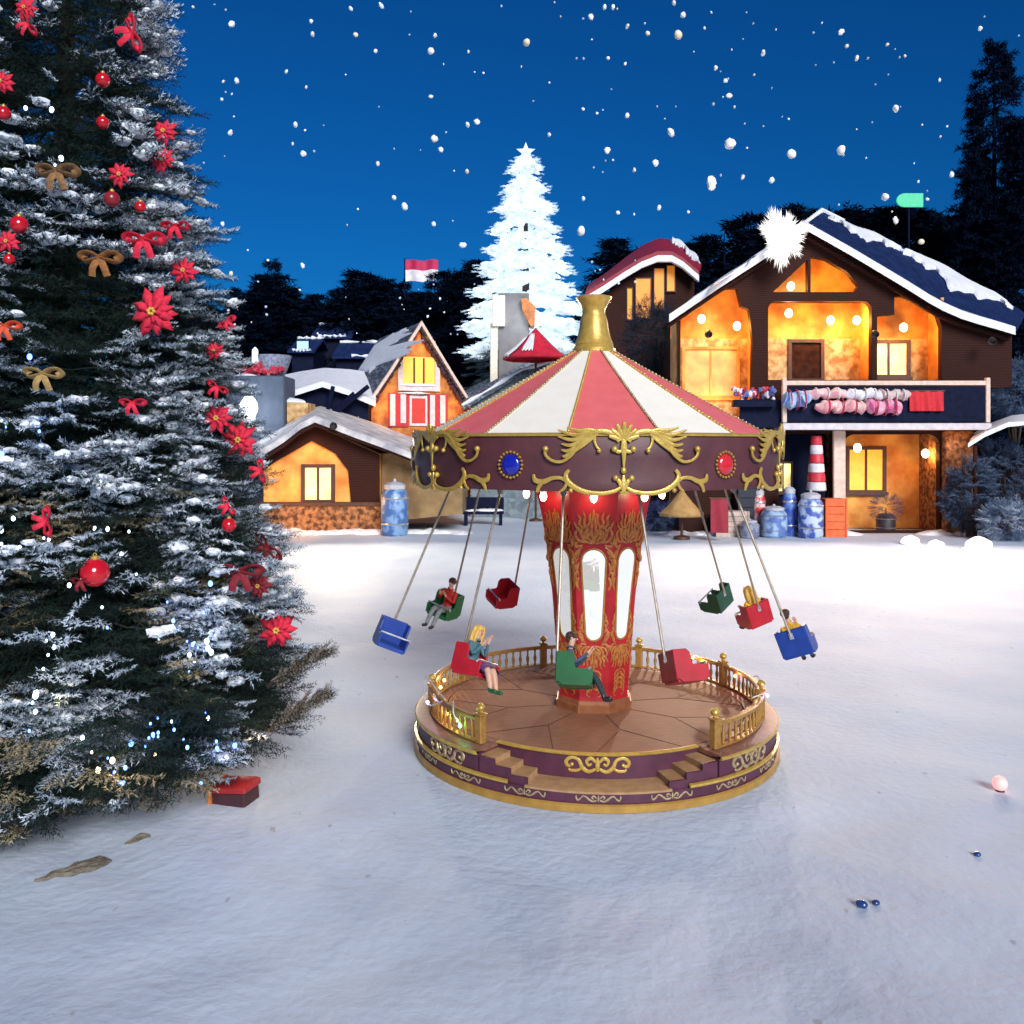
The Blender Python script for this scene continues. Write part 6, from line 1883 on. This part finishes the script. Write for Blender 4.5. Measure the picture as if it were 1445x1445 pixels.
# red and white striped candle figure in the shop window
cp = P(1152, 690, 39.6); cp.z = gz(cp.x, 39.6)
t = thing('striped_column', 'tall red and white banded column standing in the navy shop window', 'column', cp)
mb = MB(); zt_ = P(1152, 612, 39.6).z - cp.z
segs = 6
for k in range(segs):
    z0 = 1.9 + (zt_ - 2.0) * k / segs; z1 = 1.9 + (zt_ - 2.0) * (k + 1) / segs; r0 = .42 - .035 * k
    mb = MB(); mb.lathe([(r0 * .9, z0 + .01), (r0, z0 + .05), (r0 * .93, z1 - .03), (r0 * .84, z1)], 24, cap0=True, cap1=True)
    mb.build('band', mat('column_white', (.75, .72, .78), rough=.5) if k % 2 == 0 else mat('column_red', (.62, .03, .05), rough=.5), t)
mb = MB(); mb.lathe([(.5, 0), (.5, .2), (.40, .3), (.36, 1.8), (.44, 1.9)], 24, cap0=True); mb.build('pedestal', NAVYP, t)
# planter in the porch
jar('porch_planter', 'dark planter pot with a small frosted bush inside the lower porch', 1250, 750, 40.9, 26, 26, (.05, .04, .05), (.03, .02, .03), 'planter', (.05, .04, .04))
rngp = np.random.default_rng(2)
pp = P(1250, 728, 40.9)
b_ = thing('potted_bush', 'small frosted bush growing from the planter in the lower porch', 'bush', (pp.x, 40.9, gz(pp.x, 40.9) + .72))
nn = 160; vv = rngp.normal(size=(nn, 3)); vv /= np.linalg.norm(vv, axis=1, keepdims=True)
tri_obj('foliage', place(SPRIGS, vv * .45 + np.array([0, 0, .35]), vv, np.tile([0, 0, 1.0], (nn, 1)), np.full(nn, 1.0), rngp), mat('purple_leaf', (.03, .025, .06), (.14, .13, .22), rough=.8, scale=4), b_)
mb = MB(); mb.tube([(0, 0, -.1), (0, 0, .35)], [.04, .02], 6); mb.build('stem', BARK, b_)

# parasols and stall roofs ------------------------------------------------------
def parasol(name, label, px, pytop, pyrim, wpx, d, m, base_z=None, snow=None, sides=8):
    top = P(px, pytop, d); g = gz(top.x, d) if base_z is None else base_z
    t = thing(name, label, 'parasol', (top.x, d, g)); R_ = wpx / 2 / F * d; zt_ = top.z - g; zr = P(px, pyrim, d).z - g
    mb = MB(); prof = [(R_ * 1.0, zr - .12), (R_ * 1.02, zr), (R_ * .75, zr + (zt_ - zr) * .20), (R_ * .5, zr + (zt_ - zr) * .45), (R_ * .25, zr + (zt_ - zr) * .73), (.02, zt_)]
    mb.lathe(prof, 32)
    for i, vtx in enumerate(mb.v):
        a = math.atan2(vtx[1], vtx[0]); k = 1 - .06 * abs(math.sin(a * sides / 2)); mb.v[i] = (vtx[0] * k, vtx[1] * k, vtx[2])
    o = mb.build('canopy', m, t); s_ = o.modifiers.new('s', 'SOLIDIFY'); s_.thickness = .04
    mb = MB(); mb.tube([(0, 0, 0), (0, 0, zt_)], .06, 8); mb.lathe([(.35, 0), (.33, .12), (.08, .18)], 16, cap0=True); mb.build('pole', FRAME, t)
    if snow:
        mb = MB()
        for a0, a1, k0, k1 in ((150, 215, .1, .75), (235, 262, .35, .8), (80, 130, .1, .9)):
            na, nk = 14, 8; vs = []
            for lay in (0, 1):
                for i in range(nk + 1):
                    for j in range(na + 1):
                        a = rad(a0 + (a1 - a0) * j / na); k = k0 + (k1 - k0) * i / nk + .05 * math.sin(j * 1.7) * (i in (0, nk))
                        q = MB.interp(prof, k); ed = (1 if 0 < i < nk and 0 < j < na else .2)
                        vs.append((q[0] * math.cos(a), q[0] * math.sin(a), q[1] + .03 + lay * .09 * ed))
            W_ = na + 1; N = (nk + 1) * W_
            fs = [(i * W_ + j + N, i * W_ + j + 1 + N, (i + 1) * W_ + j + 1 + N, (i + 1) * W_ + j + N) for i in range(nk) for j in range(na)]
            mb = MB().add(vs, fs); mb.build('snow', ROOFSNOW, t)
    return t


parasol('parasol', 'red parasol dusted with snow on the shed beside the gold finial', 756, 463, 505, 92, 46.5, mat('red_parasol', (.62, .012, .04), (.45, .008, .03), rough=.7, scale=3), snow=True)
parasol('parasol', 'tan parasol with a drooping edge behind the right side of the carousel', 962, 690, 724, 62, 37.5, mat('tan_parasol', (.45, .28, .10), (.32, .18, .06), rough=.8, scale=3))
cloth_sheet('banner', 'dark red banner standing in the snow behind the right swing rods', 'banner', 1003, 1028, 704, 752, 36.5, mat('wine_banner', (.28, .01, .03), rough=.7, scale=6), 1, .04)
# white stall roof at right edge
st = thing('market_stall', 'open stall with a white snow covered roof cut by the right edge', 'stall', Vector((P(1440, 752, 38.0).x, 38.0, 0.0)))
fS = Facade(1440, 752, 38.0)
mb = lofted_roof([fS.at(x, y, -.8) for x, y in ((1366, 626), (1390, 611), (1422, 597), (1470, 592), (1520, 620))], [fS.at(x, y, 3.0) for x, y in ((1376, 610), (1398, 597), (1428, 586), (1470, 582), (1516, 606))], .16)
off_ = fS.loc - Vector((fS.loc.x, 38.0, 0)); mb.v = [tuple(Vector(v_) + off_) for v_ in mb.v]
mb.build('roof', ROOFSNOW, st)
for x, y in ((1376, 0), (1500, 0), (1376, 2.6), (1500, 2.6)):
    mb = MB(); u = fS.u(x); mb.cbox(u - .07, u + .07, y - .07, y + .07, 0, fS.w(622), .02); mb.build('post', TIMBER, st)
mb = MB(); mb.box(fS.u(1374), fS.u(1502), 2.75, 2.85, 0, fS.w(625)); mb.build('back_panel', DARKIN, st)
# dark bench under the canopy on the left
t = thing('snowy_bench', 'dark blue bench dusted with snow seen below the left of the canopy', 'bench', Vector((P(682, 728, 44).x, 44, gz(P(682, 728, 44).x, 44))))
mb = MB(); mb.cbox(-1.0, 1.0, -.3, .3, .55, .68, .03); mb.build('seat', NAVYP, t)
mb = MB(); mb.cbox(-1.0, 1.0, .26, .36, .7, 1.35, .03); mb.build('backrest', NAVYP, t)
for sx in (-.85, .85):
    mb = MB(); mb.box(sx - .08, sx + .08, -.28, .3, -.1, .54); mb.build('leg', NAVYP, t)
mb = MB(); mb.lump((.3, 0, .72), (.6, .25, .09), 1, .25); mb.lump((-.5, .05, .70), (.35, .25, .07), 2, .25); mb.build('snow', ROOFSNOW, t)
leafy('frosted_shrub', 'low dark blue shrub behind the column on the right side', 'shrub', 930, 730, 41, 26, 16, mat('blue_leaf', (.03, .05, .16), (.015, .025, .09), rough=.8, scale=2), 300, SPRIGS, seed=14, fscale=1.1, frost=BLUEF)

# bright snow mounds on the square, each given an added glow and light
for px, py, r, lab in ((1284, 762, 13, 'wide glowing snow lantern left of three before the chalet porch'), (1322, 766, 12, 'middle glowing snow lantern of three before the stone pillar'), (1380, 769, 19, 'largest glowing snow lantern at the right, by the dark shrub')):
    gx, gy_ = ground_pt(px, py + 5); r_ = r / F * gy_
    t = thing('snow_lantern', lab, 'lantern', (gx, gy_, gz(gx, gy_)))
    mb = MB(); mb.lump((0, 0, r_ * .3), (r_, r_ * .8, r_ * .62), px, .1, 18, 12); mb.build('snow_dome', mat('glowing_snow', (.95, .93, .9), rough=.6, emis=(1, .9, .85), estr=1.0), t)
    mb = MB(); mb.lathe([(r_ * 1.15, -.05), (r_ * 1.1, .03), (r_ * .9, .07)], 20); mb.build('snow_rim', ROOFSNOW, t)
    point_light('lantern_glow', (gx, gy_ - r_ - .3, .5), 22, (1, .78, .70), .2, t)
# flag and lit sign
t_ = P(595, 382, 72)
fl = thing('flag', 'small red over white flag on a thin pole above the dark wood', 'flag', (t_.x - 1.35, 72, gz(t_.x - 1.35, 72)))
zc_ = t_.z - gz(t_.x - 1.35, 72)
for nm, z0, z1, cc in (('red_half', zc_ + .05, zc_ + .85, (.55, .02, .10)), ('white_half', zc_ - .85, zc_ + .05, (.85, .80, .85))):
    mb = MB(); nx = 16; vs = []
    for s in (0, .04):
        for j in (0, 1):
            for i in range(nx + 1): vs.append((.06 + 2.6 * i / nx, s + .12 * math.sin(i * .8), (z0 if j == 0 else z1) + .05 * math.sin(i * .6)))
    w_ = nx + 1; N = 2 * w_; fs = []
    for i in range(nx):
        fs += [(i, i + 1, w_ + i + 1, w_ + i), (N + i, N + w_ + i, N + w_ + i + 1, N + i + 1), (i, N + i, N + i + 1, i + 1), (w_ + i, w_ + i + 1, N + w_ + i + 1, N + w_ + i)]
    fs += [(0, w_, N + w_, N), (nx, N + nx, N + w_ + nx, w_ + nx)]
    mb.add(vs, fs); mb.build(nm, mat(nm, cc, rough=.7, scale=3), fl)
mb = MB(); mb.tube([(0, 0, 0), (0, 0, zc_ + 1.0)], .05, 8); mb.build('pole', NAVYP, fl)
t_ = P(1283, 283, 52)
sg = thing('lit_sign', 'blank mint green lit sign with one rounded end above the chalet roof', 'sign', (t_.x + .3, 52, gz(t_.x, 52)))
zc_ = t_.z - gz(t_.x, 52); w_, h_ = 37 / 2 / F * 52, 19 / 2 / F * 52
pts = [(w_, -h_), (w_, h_)] + [(-w_ + .75 * h_ * 2 * .5 * 1.6 - .75 * h_ * 1.6 * .5 * 2 * math.sin(PI * (i / 10)), h_ * math.cos(PI * i / 10)) for i in range(11)]
mb = MB(); mb.prism([(x - .3, z + zc_) for x, z in pts], -.12, 0); mb.build('sign_face', mat('mint_lit', (.03, .22, .13), rough=.6, emis=(.05, .58, .30), estr=.9), sg, smooth=False)
mb = MB(); mb.tube([(-.3, .06, 0), (-.3, .06, zc_ + .3)], .06, 8); mb.build('pole', NAVYP, sg)

# small things on the near snow ---------------------------------------------------
gx, gy_ = ground_pt(333, 1135)
gf = thing('gift_box', 'dark wine gift box with a bright red lid lying under the big tree', 'gift box', (gx, gy_, gz(gx, gy_)), (0, rad(-4), rad(-14)))
mb = MB(); mb.cbox(-.20, .20, -.16, .16, 0, .15, .012); mb.build('box', mat('wine_card', (.06, .012, .018), (.04, .01, .014), rough=.6), gf)
mb = MB(); mb.cbox(-.225, .225, -.18, .18, .152, .225, .02); mb.build('lid', mat('red_card', (.36, .015, .02), (.26, .012, .016), rough=.6), gf)
mb = MB(); mb.box(-.228, -.19, -.185, .185, .0, .226); mb.build('ribbon', mat('amber_ribbon', (.65, .2, .04), rough=.5), gf)


def bark_piece(px, py, L, wd, rot, label, m, seed):
    """tapered shard of bark lying half sunk in the snow"""
    gx, gy_ = ground_pt(px, py); t = thing('bark_piece', label, 'bark', (gx, gy_, gz(gx, gy_)), (0, 0, rot))
    mb = MB(); mb.lump((0, 0, 0), (L, wd, .045), seed, .10, 26, 14)
    for i, (x, y, z) in enumerate(mb.v):
        k = (x / L + 1) / 2; mb.v[i] = (x, y * (.35 + .75 * k) + .02 * math.sin(x * 30), z * (.5 + .6 * k) + .012 * math.sin(y * 60 + x * 9))
    mb.build('shard', m, t)


GREYST = mat('grey_bark', (.20, .175, .13), (.10, .085, .065), rough=.9, scale=5, bump=.6, bscale=20, stretch=(1, 4, 1))
bark_piece(104, 1234, .34, .14, rad(40), 'long grey brown shard of bark in the snow, nearest the left corner', GREYST, 3)
bark_piece(194, 1190, .12, .055, rad(42), 'little grey shard of bark in the snow behind the long one', GREYST, 8)
BLUEG = mat('blue_glass', (.02, .06, .22), rough=.15, coat=.5)
for px, py, r, lab in ((1216, 1277, .05, 'larger of two touching blue glass pebbles on the near snow'), (1236, 1274, .035, 'smaller of two touching blue glass pebbles on the near snow'), (1379, 1206, .034, 'single blue glass pebble near the right edge of the snow')):
    gx, gy_ = ground_pt(px, py); t = thing('glass_pebble', lab, 'pebble', (gx, gy_, gz(gx, gy_)))
    mb = MB(); mb.lump((0, 0, r * .45), (r, r * .9, r * .7), px, .08, 14, 10); mb.build('pebble', BLUEG, t)
gx, gy_ = ground_pt(1411, 1116); t = thing('pink_lamp', 'small round pink lamp glowing on the snow near the right edge', 'lamp', (gx, gy_, gz(gx, gy_)))
mb = MB(); mb.ball((0, 0, .09), .082, 18, 12); mb.build('globe', mat('pink_glow', (1, .45, .42), rough=.4, emis=(1, .36, .34), estr=.85), t)
mb = MB(); mb.lathe([(.05, 0), (.045, .02), (.03, .03)], 14, cap0=True); mb.build('foot', FRAME, t)
# two snowy fallen branches at the right foot of the tree
for px, py, rot, lab in ((395, 955, 0.45, 'upper of two frosted branches reaching out of the right foot of the tree'), (395, 1018, 0.5, 'lower of two frosted branches reaching out of the right foot of the tree')):
    p = P(px, py, 9.6); t = thing('fir_branch', lab, 'branch', p, (0, -rot, 0))
    rngb = np.random.default_rng(px + py); k = 70
    xs = np.linspace(-.1, .52, k); pos = np.stack([xs, rngb.normal(0, .03, k), rngb.normal(0, .02, k) + .03 * np.sin(xs * 6)], 1)
    dirs = np.stack([np.ones(k), rngb.normal(0, .5, k), rngb.normal(0, .35, k)], 1)
    tri_obj('needles', place(SPRIGS, pos, dirs, np.tile([0, 0, 1.0], (k, 1)), np.full(k, .6), rngb), NEEDLE, t)
    tri_obj('frosted_tips', place(FROSTS, pos, dirs, np.tile([0, 0, 1.0], (k, 1)), np.full(k, .45), rngb), mat('tan_frost', (.50, .44, .38), (.30, .22, .15), rough=.8, scale=6), t)
    mb = MB(); mb.tube([(-.2, .12, -.05), (0, 0, 0), (.55, 0, .04)], [.02, .015, .005], 6); mb.build('twig', BARK, t)

# falling snowflakes -------------------------------------------------------------
FLAKE = mat('snowflake', (.97, .97, .97), (.95, .95, .96), rough=1.0, sss=.6)
flake_me = []
for s in range(6):
    mb = MB(); mb.lump((0, 0, 0), (1, .8, 1.0 + .12 * (s % 3)), 70 + s, .05 + .03 * s, 14, 10); flake_me.append(mb.mesh('snowflake', FLAKE))
DIMF = mat('dim_flake', (.48, .58, .74), rough=1.0)
dim_me = flake_me[1].copy(); dim_me.materials.clear(); dim_me.materials.append(DIMF)
CRYST = mat('cream_flake', (.93, .82, .62), rough=.8)
cream_me = flake_me[0].copy(); cream_me.materials.clear(); cream_me.materials.append(CRYST)
FL = [(743, 60, 14), (608, 72, 11), (327, 34, 10), (325, 187, 9), (1030, 203, 18), (1004, 258, 20), (1117, 217, 15), (1187, 212, 13), (1264, 153, 12), (957, 49, 15), (947, 187, 13), (857, 212, 10), (820, 326, 16), (571, 291, 12), (613, 196, 11), (660, 176, 8), (673, 172, 9), (1187, 45, 9), (1195, 65, 7), (853, 10, 8), (865, 10, 8), (834, 24, 10), (1209, 82, 8), (1077, 76, 7), (417, 176, 9), (428, 217, 9), (334, 114, 9), (326, 386, 8), (427, 375, 8), (895, 240, 6), (872, 300, 7), (930, 293, 8), (1343, 246, 8), (1383, 40, 8), (1249, 278, 12), (1264, 311, 10), (1300, 341, 9), (533, 231, 8), (538, 8, 8), (439, 30, 7), (441, 48, 8), (315, 115, 5), (313, 140, 5), (404, 101, 6), (432, 123, 5), (502, 49, 8), (530, 72, 6), (495, 12, 6), (556, 279, 9), (612, 316, 8), (653, 346, 9), (622, 211, 8), (614, 50, 7), (608, 136, 6), (659, 242, 8), (314, 316, 8), (1024, 114, 7), (1010, 96, 8), (1029, 135, 8), (1048, 250, 8), (1077, 73, 7), (964, 21, 9), (951, 4, 8), (914, 47, 7), (885, 38, 6), (925, 230, 10), (885, 163, 9), (858, 82, 6), (823, 280, 7), (775, 190, 7), (886, 36, 5), (1326, 113, 5), (1252, 63, 6), (1277, 79, 5), (1089, 254, 9)]
random.seed(9)
for i in range(115):
    x, y = random.uniform(215, 1440), random.uniform(2, 400) ** 1.0
    if x > 1340 and y > 60: x -= random.uniform(150, 600)
    if random.random() < .35: x = random.uniform(820, 1340)
    if y < 0 or (650 < x < 830 and y > 215) or (y > 300 and x > 900): y = random.uniform(5, 200)
    FL.append((x, y, random.choice([2.6, 3.0, 3.0, 3.4, 3.8, 4.6])))
for i in range(26): FL.append((random.uniform(300, 680), random.uniform(395, 475), random.choice([2.2, 2.6, 3.0, 4.0])))
for i, (x, y, s) in enumerate(FL):
    d = random.uniform(17, 36); p = P(x, y, d)
    o = bpy.data.objects.new('snowflake', cream_me if i % 9 == 0 else (dim_me if (s < 5 and i % 2) else flake_me[i % 6])); col.objects.link(o)
    r = .84 * s / 2 / F * d; o.location = p; o.scale = (r, r, r * random.uniform(.85, 1.2)); o.rotation_euler = (random.uniform(-.4, .4), random.uniform(0, 6.2), random.uniform(0, 6.2))
    big_ = s >= 11
    tag(o, 'plump white snowflake, one of the big ones falling in the night sky' if big_ else 'tiny white snowflake, one of many specks falling in the night sky', 'snowflake', 'big falling snowflakes' if big_ else 'small falling snowflakes')
